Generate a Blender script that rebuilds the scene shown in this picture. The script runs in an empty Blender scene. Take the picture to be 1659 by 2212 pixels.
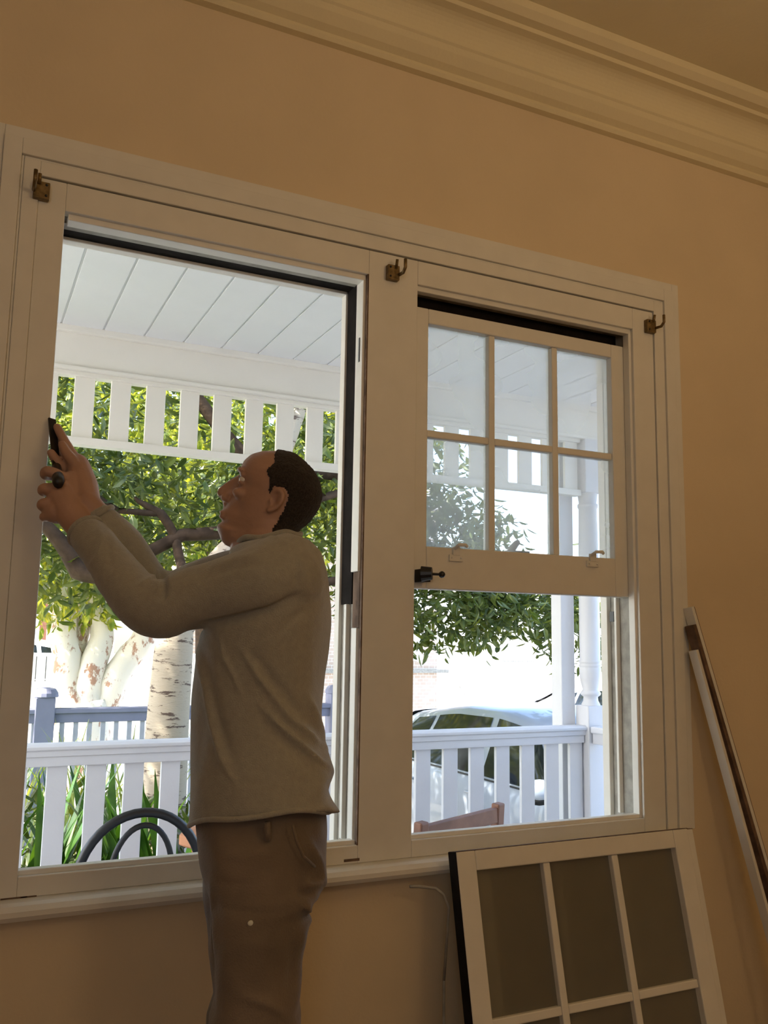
import bpy, bmesh, math, random
import numpy as np
from mathutils import Vector, Matrix, noise
R_ = math.radians
sc = bpy.context.scene
COL = sc.collection

# ------------------------------------------------------------------ camera
F, YAW, PITCH, ROLL = 1902.7, .4429, .1403, .0164
cy_, sy_, cp_, sp_ = math.cos(YAW), math.sin(YAW), math.cos(PITCH), math.sin(PITCH)
FWD = Vector((sy_*cp_, cy_*cp_, sp_)); RT0 = Vector((cy_, -sy_, 0)); UP0 = RT0.cross(FWD)
RT = RT0*math.cos(ROLL) + UP0*math.sin(ROLL); UP = -RT0*math.sin(ROLL) + UP0*math.cos(ROLL)
CAM = Vector((0, -2, 1.28))
cd = bpy.data.cameras.new('camera'); cam = bpy.data.objects.new('camera', cd); COL.objects.link(cam)
cd.sensor_fit = 'HORIZONTAL'; cd.sensor_width = 36; cd.lens = F/1659*36
cd.clip_start = .05; cd.clip_end = 300
M = Matrix((RT, UP, -FWD)).transposed().to_4x4(); M.translation = CAM
cam.matrix_world = M
sc.camera = cam
def ray(px, py): return FWD + RT*((px-829.5)/F) - UP*((py-1106)/F)
def at(px, py, Y=0.0):
    d = ray(px, py); return CAM + d*((Y-CAM.y)/d.y)
def atd(px, py, D): return CAM + ray(px, py)*D

# ------------------------------------------------------------------ world, sun, lamps, added fill lights, exposure
sc.view_settings.view_transform = 'Standard'; sc.view_settings.look = 'None'
sc.view_settings.gamma = 1; sc.view_settings.use_curve_mapping = False
sc.view_settings.exposure = 0.0
w = bpy.data.worlds.new('world'); sc.world = w; w.use_nodes = True
nt = w.node_tree; nt.nodes.clear()
sk = nt.nodes.new('ShaderNodeTexSky'); sk.sky_type = 'NISHITA'; sk.sun_disc = False
sk.sun_elevation = R_(46); sk.sun_rotation = R_(-98); sk.dust_density = 2.0; sk.air_density = 1.0; sk.ozone_density = 1.0
bg = nt.nodes.new('ShaderNodeBackground'); bg.inputs[1].default_value = .95
wo = nt.nodes.new('ShaderNodeOutputWorld'); hs = nt.nodes.new('ShaderNodeHueSaturation'); hs.inputs['Saturation'].default_value = 1.0; nt.links.new(sk.outputs[0], hs.inputs['Color']); nt.links.new(hs.outputs[0], bg.inputs[0]); nt.links.new(bg.outputs[0], wo.inputs[0])
sd = bpy.data.lights.new('sun', 'SUN'); sd.energy = 22.0; sd.angle = R_(.8); sd.color = (1, .93, .8)
so = bpy.data.objects.new('sun', sd); COL.objects.link(so); so.location = (-8, 3, 9)
so.rotation_euler = Vector((-.68, .02, .72)).to_track_quat('Z', 'Y').to_euler()
def area(name, loc, target, size, power, color):
    l = bpy.data.lights.new(name, 'AREA'); l.shape = 'DISK'; l.size = size; l.energy = power; l.color = color
    o = bpy.data.objects.new(name, l); COL.objects.link(o); o.location = loc
    o.rotation_euler = (Vector(loc)-Vector(target)).to_track_quat('Z', 'Y').to_euler(); return o
WARM = (1, .70, .40)
for nm_, loc_, pw_, rad_ in (('floor_lamp_light', (1.35, -2.9, 2.1), 13, .18), ('ceiling_bulb_light', (-.2, -3.4, 2.4), 8, .2)):
    lb = bpy.data.lights.new(nm_, 'POINT'); lb.energy = pw_; lb.color = WARM; lb.shadow_soft_size = rad_
    lo = bpy.data.objects.new(nm_, lb); COL.objects.link(lo); lo.location = loc_
area('rear_neutral_fill', (-1.3, -4.4, 1.7), (1.0, 0, 1.4), 1.1, 10, (.80, .90, 1))  # added neutral fill near the back wall, no window is built there
area('upward_fill_light', (1.9, -2.7, 1.9), (1.9, -2.5, 3.0), .35, 19, WARM)  # added warm fill aimed upward to brighten ceiling and upper wall

# ------------------------------------------------------------------ materials
def mat(name, color, rough=.6, spec=.4, noise_amt=0, noise_scale=8, bump=0, bump_scale=60, metal=0, c2=None, sheen=0, coat=0):
    m = bpy.data.materials.new(name); m.use_nodes = True; n = m.node_tree; b = n.nodes['Principled BSDF']
    b.inputs['Base Color'].default_value = (*color, 1); b.inputs['Roughness'].default_value = rough
    b.inputs['Specular IOR Level'].default_value = spec; b.inputs['Metallic'].default_value = metal
    b.inputs['Sheen Weight'].default_value = sheen; b.inputs['Coat Weight'].default_value = coat
    tc = n.nodes.new('ShaderNodeTexCoord')
    if noise_amt or c2:
        nz = n.nodes.new('ShaderNodeTexNoise'); nz.inputs['Scale'].default_value = noise_scale; nz.inputs['Detail'].default_value = 6
        n.links.new(tc.outputs['Object'], nz.inputs['Vector'])
        rp = n.nodes.new('ShaderNodeValToRGB'); rp.color_ramp.elements[0].position = .35; rp.color_ramp.elements[1].position = .65
        a = tuple(max(0, c*(1-noise_amt)) for c in color) if not c2 else c2
        rp.color_ramp.elements[0].color = (*a, 1); rp.color_ramp.elements[1].color = (*color, 1)
        n.links.new(nz.outputs['Fac'], rp.inputs[0]); n.links.new(rp.outputs[0], b.inputs['Base Color'])
    if bump:
        nb = n.nodes.new('ShaderNodeTexNoise'); nb.inputs['Scale'].default_value = bump_scale; nb.inputs['Detail'].default_value = 4
        n.links.new(tc.outputs['Object'], nb.inputs['Vector'])
        bp = n.nodes.new('ShaderNodeBump'); bp.inputs['Strength'].default_value = bump; bp.inputs['Distance'].default_value = .004
        n.links.new(nb.outputs['Fac'], bp.inputs['Height']); n.links.new(bp.outputs[0], b.inputs['Normal'])
    return m
def leafmat(name, c1, c2, trans=.5, scale=1.5, rough=.4):
    m = bpy.data.materials.new(name); m.use_nodes = True; n = m.node_tree; n.nodes.clear()
    out = n.nodes.new('ShaderNodeOutputMaterial'); tc = n.nodes.new('ShaderNodeNewGeometry')
    nz = n.nodes.new('ShaderNodeTexNoise'); nz.inputs['Scale'].default_value = scale*6; nz.inputs['Detail'].default_value = 3
    n.links.new(tc.outputs['Position'], nz.inputs['Vector'])
    rp = n.nodes.new('ShaderNodeValToRGB'); rp.color_ramp.elements[0].position = .4; rp.color_ramp.elements[1].position = .62
    rp.color_ramp.elements[0].color = (*c1, 1); rp.color_ramp.elements[1].color = (*c2, 1)
    n.links.new(nz.outputs['Fac'], rp.inputs[0])
    p = n.nodes.new('ShaderNodeBsdfPrincipled'); p.inputs['Roughness'].default_value = rough
    n.links.new(rp.outputs[0], p.inputs['Base Color'])
    t = n.nodes.new('ShaderNodeBsdfTranslucent')
    mx = n.nodes.new('ShaderNodeMixRGB'); mx.blend_type = 'MULTIPLY'; mx.inputs[0].default_value = 1; mx.inputs[2].default_value = (1.9, 1.6, .5, 1)
    n.links.new(rp.outputs[0], mx.inputs[1]); n.links.new(mx.outputs[0], t.inputs[0])
    ms = n.nodes.new('ShaderNodeMixShader'); ms.inputs[0].default_value = trans
    n.links.new(p.outputs[0], ms.inputs[1]); n.links.new(t.outputs[0], ms.inputs[2]); n.links.new(ms.outputs[0], out.inputs[0])
    return m
def glassmat(name, haze=.1, tint=(.95, .98, 1), gloss=.06, haze_col=(.8, .85, .9)):
    m = bpy.data.materials.new(name); m.use_nodes = True; n = m.node_tree; n.nodes.clear()
    out = n.nodes.new('ShaderNodeOutputMaterial')
    t = n.nodes.new('ShaderNodeBsdfTransparent'); t.inputs[0].default_value = (*tint, 1)
    g = n.nodes.new('ShaderNodeBsdfGlossy'); g.inputs['Roughness'].default_value = .03
    d = n.nodes.new('ShaderNodeBsdfDiffuse'); d.inputs[0].default_value = (*haze_col, 1)
    tl = n.nodes.new('ShaderNodeBsdfTranslucent'); tl.inputs[0].default_value = (*haze_col, 1)
    a = n.nodes.new('ShaderNodeMixShader'); a.inputs[0].default_value = .8
    n.links.new(d.outputs[0], a.inputs[1]); n.links.new(tl.outputs[0], a.inputs[2])
    b = n.nodes.new('ShaderNodeMixShader'); tc = n.nodes.new('ShaderNodeTexCoord')
    nz = n.nodes.new('ShaderNodeTexNoise'); nz.inputs['Scale'].default_value = 5; n.links.new(tc.outputs['Object'], nz.inputs['Vector'])
    mr = n.nodes.new('ShaderNodeMapRange'); mr.inputs[3].default_value = haze*.85; mr.inputs[4].default_value = haze*1.15
    n.links.new(nz.outputs['Fac'], mr.inputs[0]); n.links.new(mr.outputs[0], b.inputs[0])
    n.links.new(t.outputs[0], b.inputs[1]); n.links.new(a.outputs[0], b.inputs[2])
    c = n.nodes.new('ShaderNodeMixShader'); fr = n.nodes.new('ShaderNodeFresnel'); fr.inputs[0].default_value = 1.45
    n.links.new(fr.outputs[0], c.inputs[0]); n.links.new(b.outputs[0], c.inputs[1]); n.links.new(g.outputs[0], c.inputs[2])
    n.links.new(c.outputs[0], out.inputs[0]); return m
def barkmat(name, base, dark, zs=26, thr=.60):
    m = bpy.data.materials.new(name); m.use_nodes = True; n = m.node_tree; b = n.nodes['Principled BSDF']
    b.inputs['Roughness'].default_value = .8
    tc = n.nodes.new('ShaderNodeTexCoord'); mp = n.nodes.new('ShaderNodeMapping'); mp.inputs['Scale'].default_value = (5, 5, zs)
    nz = n.nodes.new('ShaderNodeTexNoise'); nz.inputs['Scale'].default_value = 1.6; nz.inputs['Detail'].default_value = 5; nz.inputs['Roughness'].default_value = .7
    n.links.new(tc.outputs['Object'], mp.inputs[0]); n.links.new(mp.outputs[0], nz.inputs['Vector'])
    rp = n.nodes.new('ShaderNodeValToRGB'); rp.color_ramp.elements[0].position = thr; rp.color_ramp.elements[1].position = thr+.05
    rp.color_ramp.elements[0].color = (*base, 1); rp.color_ramp.elements[1].color = (*dark, 1)
    n.links.new(nz.outputs['Fac'], rp.inputs[0]); n.links.new(rp.outputs[0], b.inputs['Base Color'])
    bp = n.nodes.new('ShaderNodeBump'); bp.inputs['Strength'].default_value = .5; bp.inputs['Distance'].default_value = .01
    n.links.new(nz.outputs['Fac'], bp.inputs['Height']); n.links.new(bp.outputs[0], b.inputs['Normal'])
    return m
def brickmat(name):
    m = bpy.data.materials.new(name); m.use_nodes = True; n = m.node_tree; b = n.nodes['Principled BSDF']
    tc = n.nodes.new('ShaderNodeTexCoord'); mp = n.nodes.new('ShaderNodeMapping'); mp.inputs['Rotation'].default_value = (R_(90), 0, 0)
    br = n.nodes.new('ShaderNodeTexBrick'); br.inputs['Scale'].default_value = 4.2
    br.inputs['Color1'].default_value = (.55, .42, .33, 1); br.inputs['Color2'].default_value = (.62, .5, .42, 1); br.inputs['Mortar'].default_value = (.8, .78, .74, 1)
    n.links.new(tc.outputs['Object'], mp.inputs[0]); n.links.new(mp.outputs[0], br.inputs['Vector']); n.links.new(br.outputs[0], b.inputs['Base Color'])
    b.inputs['Roughness'].default_value = .9; return m
MT = {}
MT['wall'] = mat('wall_paint', (.71, .585, .40), .75, .3, .06, 3, .25, 120)
MT['ceiling'] = mat('ceiling_paint', (.74, .65, .43), .8, .3, .05, 3, .2, 90)
MT['trim'] = mat('cream_gloss_trim', (.74, .72, .66), .42, .4, .05, 14, .2, 30)
MT['white'] = mat('white_trim', (.80, .78, .72), .45, .4, .04, 20, .15, 40)
MT['bare'] = mat('bare_weathered_timber', (.20, .13, .09), .85, .2, .5, 25, .6, 50)
MT['dark'] = mat('raw_timber_and_gap_shade', (.018, .014, .012), .9, .1, .4, 20, .4, 40)
MT['grime'] = mat('grey_grimy_paint', (.42, .40, .35), .7, .3, .3, 30, .2, 50)
MT['ext'] = mat('exterior_white_paint', (.70, .705, .735), .5, .4, .04, 6, .1, 60)
MT['beam'] = mat('beam_cream_paint', (.84, .81, .74), .5, .4, .03, 5, .1, 60)
MT['extceil'] = mat('verandah_board_paint', (.80, .81, .82), .5, .4, .03, 5, .1, 60)
MT['floor'] = mat('floor_boards', (.22, .12, .06), .4, .5, .3, 6)
MT['glass'] = glassmat('hazy_window_glass', .27, haze_col=(.85, .92, 1.0))
MT['glass2'] = glassmat('pale_haze_sash_glass', .5, (.85, .85, .8), .06, (.6, .56, .48))  # haze colour lightens the panes in place of the lit wall behind
MT['brass'] = mat('aged_brass', (.26, .18, .08), .45, .5, .5, 60, .4, 90, .7)
MT['black'] = mat('black_metal', (.012, .012, .014), .4, .5)
MT['steel'] = mat('dark_tool_steel', (.05, .045, .04), .35, .5, .3, 40, 0, 60, .8)
MT['dguard'] = mat('garden_grass', (.06, .13, .02), .9, .2, .5, 4, .6, 30)
MT['paving'] = mat('pale_concrete', (.62, .60, .56), .9, .2, .15, 3)
MT['bluefence'] = mat('blue_grey_fence_paint', (.24, .25, .36), .6, .3, .1, 8)
MT['picket'] = mat('fence_picket_paint', (.46, .47, .55), .6, .3, .1, 8)
MT['birch'] = barkmat('pale_birch_bark', (.40, .34, .26), (.09, .06, .045), 22, .565)
MT['paper'] = barkmat('peeling_paper_bark', (.80, .74, .64), (.42, .24, .16), 3, .56)
MT['branch'] = mat('brown_branch_bark', (.075, .048, .03), .9, .2, .5, 14, .8, 30)
MT['leaf'] = leafmat('broad_leaf', (.05, .085, .022), (.14, .18, .055), .38)
MT['leaf2'] = leafmat('yellow_green_leaf', (.09, .15, .02), (.30, .33, .06), .5)
MT['strap'] = leafmat('strap_leaf', (.02, .06, .008), (.06, .14, .02), .25, .8, .3)
MT['grass'] = leafmat('tall_grass_blade', (.14, .22, .06), (.32, .38, .16), .4)
MT['terra'] = mat('terracotta_timber', (.55, .26, .14), .6, .3, .15, 10)
MT['redwood'] = mat('reddish_chair_timber', (.26, .12, .075), .5, .4, .3, 12)
MT['carpaint'] = mat('silver_car_paint', (.27, .31, .37), .3, .5, coat=.6)
MT['carwhite'] = mat('white_car_paint', (.78, .79, .82), .3, .5, coat=.6)
MT['carglass'] = mat('dark_car_glass', (.012, .016, .018), .06, .7)
MT['rubber'] = mat('tyre_rubber', (.02, .02, .02), .8, .2)
MT['rim'] = mat('alloy_rim', (.5, .5, .52), .3, .5, metal=.9)
MT['brick'] = brickmat('pale_brick')
MT['render'] = mat('white_render', (.84, .83, .80), .9, .2)
MT['roof'] = mat('grey_roof', (.25, .24, .24), .8)
MT['skin'] = mat('skin', (.43, .26, .19), .5, .35, .12, 14, .12, 160)
MT['hair'] = mat('dark_cropped_hair', (.040, .031, .025), .9, .2, .5, 260, .9, 400, sheen=.1)
MT['shirt'] = mat('beige_knit_sweater', (.34, .325, .275), .95, .15, .10, 90, .5, 420, sheen=.35)
MT['pants'] = mat('brown_work_trousers', (.23, .18, .135), .95, .15, .35, 5, .35, 260, sheen=.2)
MT['shoe'] = mat('brown_leather_boot', (.08, .05, .03), .6, .4, .3, 20)
MT['eyew'] = mat('eye_white', (.7, .66, .6), .2, .5)
MT['eyed'] = mat('eye_iris', (.03, .02, .015), .1, .6)
MT['spot'] = mat('paint_splash', (.6, .6, .52), .7)
MT['lip'] = mat('lip_skin', (.34, .13, .09), .5, .35)

# ------------------------------------------------------------------ helpers
def link(o, parent=None):
    COL.objects.link(o)
    if parent:
        o.parent = parent; o.matrix_parent_inverse = Matrix.Translation(-parent.location) if parent.type == 'EMPTY' else Matrix()
        if parent.get('_sub') is not None: pass
    return o
def obj(name, bm, m, parent=None, bevel=0, smooth=False, kind=None, label=None, cat=None, group=None):
    me = bpy.data.meshes.new(name)
    if bm is not None:
        bmesh.ops.recalc_face_normals(bm, faces=bm.faces); bm.to_mesh(me); bm.free()
    me.materials.append(m)
    if smooth:
        for p in me.polygons: p.use_smooth = True
    o = bpy.data.objects.new(name, me); COL.objects.link(o)
    if parent:
        o.parent = parent
        if parent.type == 'EMPTY': o.matrix_parent_inverse = Matrix.Translation(-parent.location)
    if bevel:
        b = o.modifiers.new('bevel', 'BEVEL'); b.width = bevel; b.segments = 2; b.limit_method = 'ANGLE'; b.angle_limit = R_(40)
    tag(o, label, cat, group, kind); return o
def tag(o, label=None, cat=None, group=None, kind=None):
    if label: o['label'] = label
    if cat: o['category'] = cat
    if group: o['group'] = group
    if kind: o['kind'] = kind
    return o
def thing(name, loc, label=None, cat=None, group=None, kind=None):
    o = bpy.data.objects.new(name, None); COL.objects.link(o); o.location = loc; o.empty_display_size = .05
    return tag(o, label, cat, group, kind)
def box(bm, x0, x1, y0, y1, z0, z1):
    r = bmesh.ops.create_cube(bm, size=1, matrix=Matrix.Translation(((x0+x1)/2, (y0+y1)/2, (z0+z1)/2)) @ Matrix.Diagonal((abs(x1-x0), abs(y1-y0), abs(z1-z0), 1)))
    return r['verts']
def B(*a):
    bm = bmesh.new()
    for q in ([a] if not isinstance(a[0], (tuple, list)) else a): box(bm, *q)
    return bm
def bar(bm, p, q, wd, th, side=Vector((0, 1, 0))):
    """rectangular bar from p to q; wd across, th along 'side'"""
    p, q = Vector(p), Vector(q); d = (q-p); L = d.length; d.normalize()
    s = (side - d*side.dot(d)).normalized(); t = d.cross(s)
    m = Matrix((t, s, d)).transposed().to_4x4(); m.translation = (p+q)/2
    return bmesh.ops.create_cube(bm, size=1, matrix=m @ Matrix.Diagonal((wd, th, L, 1)))['verts']
def tube(bm, pts, rad, seg=10, caps=True):
    pts = [Vector(p) for p in pts]; n = len(pts)
    rad = rad if isinstance(rad, (list, tuple)) else [rad]*n
    rings = []; prev = None
    for i in range(n):
        d = (pts[min(i+1, n-1)]-pts[max(i-1, 0)]).normalized()
        if prev is None: prev = d.orthogonal().normalized()
        a = (prev - d*prev.dot(d)).normalized(); prev = a; b = d.cross(a)
        rings.append([bm.verts.new(pts[i]+(a*math.cos(2*math.pi*k/seg)+b*math.sin(2*math.pi*k/seg))*rad[i]) for k in range(seg)])
    for i in range(n-1):
        for k in range(seg): bm.faces.new((rings[i][k], rings[i][(k+1) % seg], rings[i+1][(k+1) % seg], rings[i+1][k]))
    if caps: bm.faces.new(rings[0][::-1]); bm.faces.new(rings[-1])
    return rings
def ball(bm, c, r, sub=2, rot=None):
    r = (r, r, r) if not isinstance(r, (tuple, list)) else r
    m = Matrix.Translation(c) @ (rot.to_4x4() if rot else Matrix()) @ Matrix.Diagonal((*r, 1))
    bmesh.ops.create_icosphere(bm, subdivisions=sub, radius=1, matrix=m)
def limb(bm, pts, rad, seg=14):
    """tapering limb: dense tube with round ends, for remeshing"""
    P = [Vector(p) for p in pts]; pp, rr = [], []
    n = len(P)
    for i in range(n-1):
        p0 = P[max(i-1, 0)]; p1 = P[i]; p2 = P[i+1]; p3 = P[min(i+2, n-1)]
        for k in range(6):
            t = k/6
            pp.append(.5*((2*p1)+(p2-p0)*t+(2*p0-5*p1+4*p2-p3)*t*t+(3*p1-p0-3*p2+p3)*t**3)); rr.append(rad[i]*(1-t)+rad[i+1]*t)
    pp.append(P[-1]); rr.append(rad[-1])
    tube(bm, pp, rr, seg); ball(bm, P[0], rad[0]); ball(bm, P[-1], rad[-1])
def lathe(bm, c, prof, seg=24, axis='Z'):
    rings = []
    for r, h in prof:
        ring = []
        for k in range(seg):
            a = 2*math.pi*k/seg
            v = Vector((r*math.cos(a), r*math.sin(a), h)) if axis == 'Z' else Vector((r*math.cos(a), h, r*math.sin(a)))
            ring.append(bm.verts.new(Vector(c)+v))
        rings.append(ring)
    for i in range(len(rings)-1):
        for k in range(seg): bm.faces.new((rings[i][k], rings[i][(k+1) % seg], rings[i+1][(k+1) % seg], rings[i+1][k]))
    bm.faces.new(rings[0][::-1]); bm.faces.new(rings[-1])
def prism_x(bm, prof, x0, x1):
    """extrude a (y,z) profile along x"""
    a = [bm.verts.new((x0, y, z)) for y, z in prof]; b = [bm.verts.new((x1, y, z)) for y, z in prof]
    n = len(prof)
    for i in range(n): bm.faces.new((a[i], a[(i+1) % n], b[(i+1) % n], b[i]))
    bm.faces.new(a[::-1]); bm.faces.new(b)

# ------------------------------------------------------------------ room shell
X0, X1, X2, X3 = .143, .894, 1.038, 1.774          # the two window openings
ZT, ZB = 2.216, .786
RX0, RX1, RY0, H = -1.6, 3.7, -4.6, 3.02
s_ = dict(kind='structure')
obj('floor', B(RX0-.1, RX1+.1, RY0-.1, .16, -.1, 0), MT['floor'], **s_)
obj('ceiling', B(RX0-.1, RX1+.1, RY0-.1, .16, H, H+.1), MT['ceiling'], **s_)
obj('wall_left', B(RX0-.1, RX0, RY0, .16, 0, H), MT['wall'], **s_)
obj('wall_right', B(RX1, RX1+.1, RY0, .16, 0, H), MT['wall'], **s_)
obj('wall_back', B(RX0-.1, RX1+.1, RY0-.1, RY0, 0, H), MT['wall'], **s_)
obj('wall_front', B((RX0, .06, .012, .16, 0, H), (1.88, RX1, .012, .16, 0, H), (.06, 1.88, .012, .16, 2.29, H), (.06, 1.88, .012, .16, 0, .70)), MT['wall'], **s_)
bm = bmesh.new()
cp = [(.012, 2.83), (-.008, 2.832), (-.014, 2.842), (-.012, 2.852), (-.03, 2.862), (-.05, 2.885), (-.056, 2.9)]
for k in range(9):
    a = k/8*math.pi/2; cp.append((-.062-.05*(1-math.cos(a)), 2.905+.062*math.sin(a)))
cp += [(-.125, 2.968), (-.125, 2.982), (-.15, 2.984), (-.168, 2.998), (-.17, 3.02), (.012, 3.02)]
prism_x(bm, cp, RX0, RX1)
obj('trim_1', bm, MT['ceiling'], **s_)
obj('baseboard_front', B((RX0, RX1, -.006, .012, 0, .12)), MT['trim'], bevel=.004, **s_)
obj('wall_outside_cladding', B((RX0, .06, .16, .175, -.1, 2.56), (1.9, RX1, .16, .175, -.1, 2.56), (.06, 1.9, .16, .175, 2.26, 2.56), (.06, 1.9, .16, .175, -.1, .74)), MT['ext'], **s_)

# window joinery: one continuous frame around both openings
wf = thing('window_1', (.95, 0, .745), 'cream double window frame with wide mullion in the front wall', None, None, 'structure')
m = MT['trim']
bm = bmesh.new()
for a, b, y in ((0, .034, -.005), (.034, .040, -.002), (.040, .078, -.009), (.078, .104, -.002)):
    box(bm, .085-b, .085-a, y, .012, .745, 2.285+b); box(bm, 1.855+a, 1.855+b, y, .012, .745, 2.285+b)
    box(bm, .085-a, 1.855+a, y, .012, 2.285+a, 2.285+b)
obj('architrave', bm, m, wf, .002)
obj('casing', B((.085, X0, 0, .03, .745, 2.282), (X1, X2, 0, .03, .745, 2.282), (X3, 1.853, 0, .03, .745, 2.282), (X0, X1, 0, .03, ZT, 2.282), (X2, X3, 0, .03, ZT, 2.282),
    (X0, X1, 0, .03, .745, ZB), (X2, X3, 0, .03, .745, ZB)), m, wf, .002)
bm = bmesh.new()
prism_x(bm, [(.16, .705), (.16, .745), (-.03, .745), (-.042, .741), (-.05, .732), (-.05, .722), (-.043, .712), (-.03, .708), (.012, .705)], -.5, 1.90)
obj('window_stool', bm, MT['trim'], wf, smooth=False)
# jamb linings and stops
J = []
for a, b in ((X0, X1), (X2, X3)):
    J += [(a-.02, a, .03, .16, .745, ZT+.02), (b, b+.02, .03, .16, .745, ZT+.02), (a, b, .03, .16, ZT, ZT+.02)]
obj('jamb_lining', B(*J), MT['grime'], wf)
bm = bmesh.new()
for a, b in ((X0, X1), (X2, X3)): prism_x(bm, [(.03, .69), (.03, ZB-.012), (.05, ZB-.018), (.24, .712), (.24, .69)], a, b)
obj('outside_sill', bm, MT['white'], wf)
# left window (sashes removed): stop beads, raw track
obj('stop_bead', B(X1-.010, X1+.001, .012, .056, 1.44, ZT-.012), MT['white'], wf, .002)
obj('stop_bead', B((X1-.008, X1+.001, .018, .050, ZB, 1.30)), MT['white'], wf, .002)
obj('worn_bead_patch', B((X1-.004, X1+.001, .012, .054, 1.30, 1.44)), MT['bare'], wf, .002, label='bare scraped section of the right stop bead')
obj('bare_edge', B((X1-.0025, X1+.001, .0005, .012, ZB, ZT), (X1-.004, X1+.001, .050, .056, ZB, 1.3)), MT['bare'], wf)
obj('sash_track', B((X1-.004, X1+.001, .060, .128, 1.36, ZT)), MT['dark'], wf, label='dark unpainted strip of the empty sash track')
obj('parting_bead', B((X1-.012, X1+.001, .075, .090, ZB, 1.36)), MT['white'], wf, .002)
obj('outer_lining', B((X1-.010, X1+.001, .128, .158, ZB-.02, ZT), (X0-.001, X0+.008, .128, .158, ZB-.02, ZT), (X0, X1, .128, .158, ZT-.012, ZT)), MT['white'], wf, .002)
obj('head_bead', B((X0+.008, X1-.002, .012, .050, ZT-.014, ZT+.001)), MT['white'], wf, .002)
obj('head_lining', B((X0, X1, .050, .084, ZT-.006, ZT+.001)), MT['grime'], wf)
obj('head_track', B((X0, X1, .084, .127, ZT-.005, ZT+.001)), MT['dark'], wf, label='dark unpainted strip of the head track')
obj('bottom_stop', B((X0, X1, .012, .034, ZB-.001, ZB+.010)), MT['white'], wf, .002)
obj('bottom_stop', B((X2, X3, .012, .034, ZB-.001, ZB+.010)), MT['white'], wf, .002)
obj('pulley_slot', B((X1-.0115, X1-.0095, .026, .032, 1.985, 2.05)), MT['black'], wf, label='narrow pulley slot in the right jamb')
# right window: beads and lining of the right jamb, dark backing painted as shade in the gap above the sash
obj('stop_bead', B((X3-.009, X3+.001, .010, .036, ZB, ZT-.012)), MT['white'], wf, .002)
obj('parting_bead', B((X3-.014, X3+.001, .086, .096, ZB, ZT)), MT['white'], wf, .002)
obj('outer_lining', B((X3-.014, X3+.001, .128, .158, ZB-.02, ZT), (X2-.001, X2+.008, .128, .158, ZB-.02, ZT), (X2, X3, .128, .158, ZT-.05, ZT)), MT['white'], wf, .002)
obj('head_bead', B((X2, X3, .010, .034, ZT-.014, ZT+.001)), MT['trim'], wf, .002)
obj('head_track', B((X2+.001, X3-.001, .078, .126, ZT-.052, ZT)), MT['dark'], wf, label='dark backing standing in for the shade in the gap above the raised sash')
obj('pulley_slot', B((X3-.012, X3-.008, .100, .118, 1.335, 1.365)), MT['black'], wf, label='dark notch high in the right jamb')
# flaking patches under the openings
bm = bmesh.new()
for px, py, wd in ((30, 1941, .05), (62, 1938, .03), (118, 1937, .022)):
    c = at(px, py, -.001); box(bm, c.x-wd/2, c.x+wd/2, -.0012, .001, c.z-.002, c.z+.002)
obj('paint_flake', bm, MT['bare'], wf, label='brown paint flakes at the left end above the sill')
c = at(760, 1858, -.001); obj('paint_flake', B(c.x-.02, c.x+.02, -.0012, .001, c.z-.003, c.z+.003), MT['bare'], wf, label='brown paint flake under the mullion')

# sash builder: local frame, x 0..W, z 0..Hh, y 0..T
def sash(name, W, Hh, T, st, top, bot, mw, frame_m, glass_m, parent=None, matrix=None, cols=3, rows=2, edge_m=None):
    root = parent
    parts = []
    bm = B((0, st, 0, T, 0, Hh), (W-st, W, 0, T, 0, Hh), (st, W-st, 0, T, 0, bot), (st, W-st, 0, T, Hh-top, Hh))
    parts.append(('frame' if name is None else name, bm, frame_m, .003))
    gx0, gx1, gz0, gz1 = st, W-st, bot, Hh-top
    cw = (gx1-gx0-mw*(cols-1))/cols; rh = (gz1-gz0-mw*(rows-1))/rows
    for i in range(1, cols):
        x = gx0+cw*i+mw*(i-1); parts.append(('muntin', B(x, x+mw, T*.12, T*.9, gz0, gz1), frame_m, .003))
    for j in range(1, rows):
        z = gz0+rh*j+mw*(j-1)
        for i in range(cols):
            x = gx0+(cw+mw)*i; parts.append(('muntin', B(x, x+cw, T*.15, T*.88, z, z+mw), frame_m, .003))
    for i in range(cols):
        for j in range(rows):
            x = gx0+(cw+mw)*i; z = gz0+(rh+mw)*j
            parts.append(('pane', B(x-.003, x+cw+.003, T*.55, T*.55+.003, z-.003, z+rh+.003), glass_m, 0))
    return parts
SZ0, SZ1 = 1.405, 2.170
sroot = None
for nm, bm, mm, bv in sash('sash', X3-X2-.004, SZ1-SZ0, .040, .052, .042, .112, .020, MT['trim'], MT['glass']):
    bmesh.ops.translate(bm, verts=bm.verts, vec=(X2+.002, .037, SZ0))
    if nm == 'sash': sroot = obj('sash', bm, mm, wf, bv, label='raised six-pane sash in the right opening')
    else:
        o = obj(nm, bm, mm, None, bv); o.parent = sroot; o.matrix_parent_inverse = Matrix.Identity(4)
def sub(name, bm, m, label=None, bevel=0, smooth=False):
    o = obj(name, bm, m, None, bevel, smooth); o.parent = sroot; o.matrix_parent_inverse = Matrix.Identity(4)
    if label: o['label'] = label
for px, py in ((985, 1203), (1280, 1216)):
    c = at(px, py, .034); bm = bmesh.new()
    box(bm, c.x-.021, c.x+.021, .031, .037, c.z-.012, c.z+.006); box(bm, c.x-.011, c.x+.011, .029, .037, c.z+.004, c.z+.026)
    tube(bm, [(c.x-.006, .030, c.z+.022), (c.x-.004, .012, c.z+.030), (c.x+.012, .004, c.z+.030), (c.x+.018, .008, c.z+.026)], .005, 8)
    for dx in (-.014, .014): ball(bm, (c.x+dx, .030, c.z-.003), .003, 1)
    sub('sash_lift', bm, MT['trim'], 'painted hook-shaped sash lift', .001)
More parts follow.
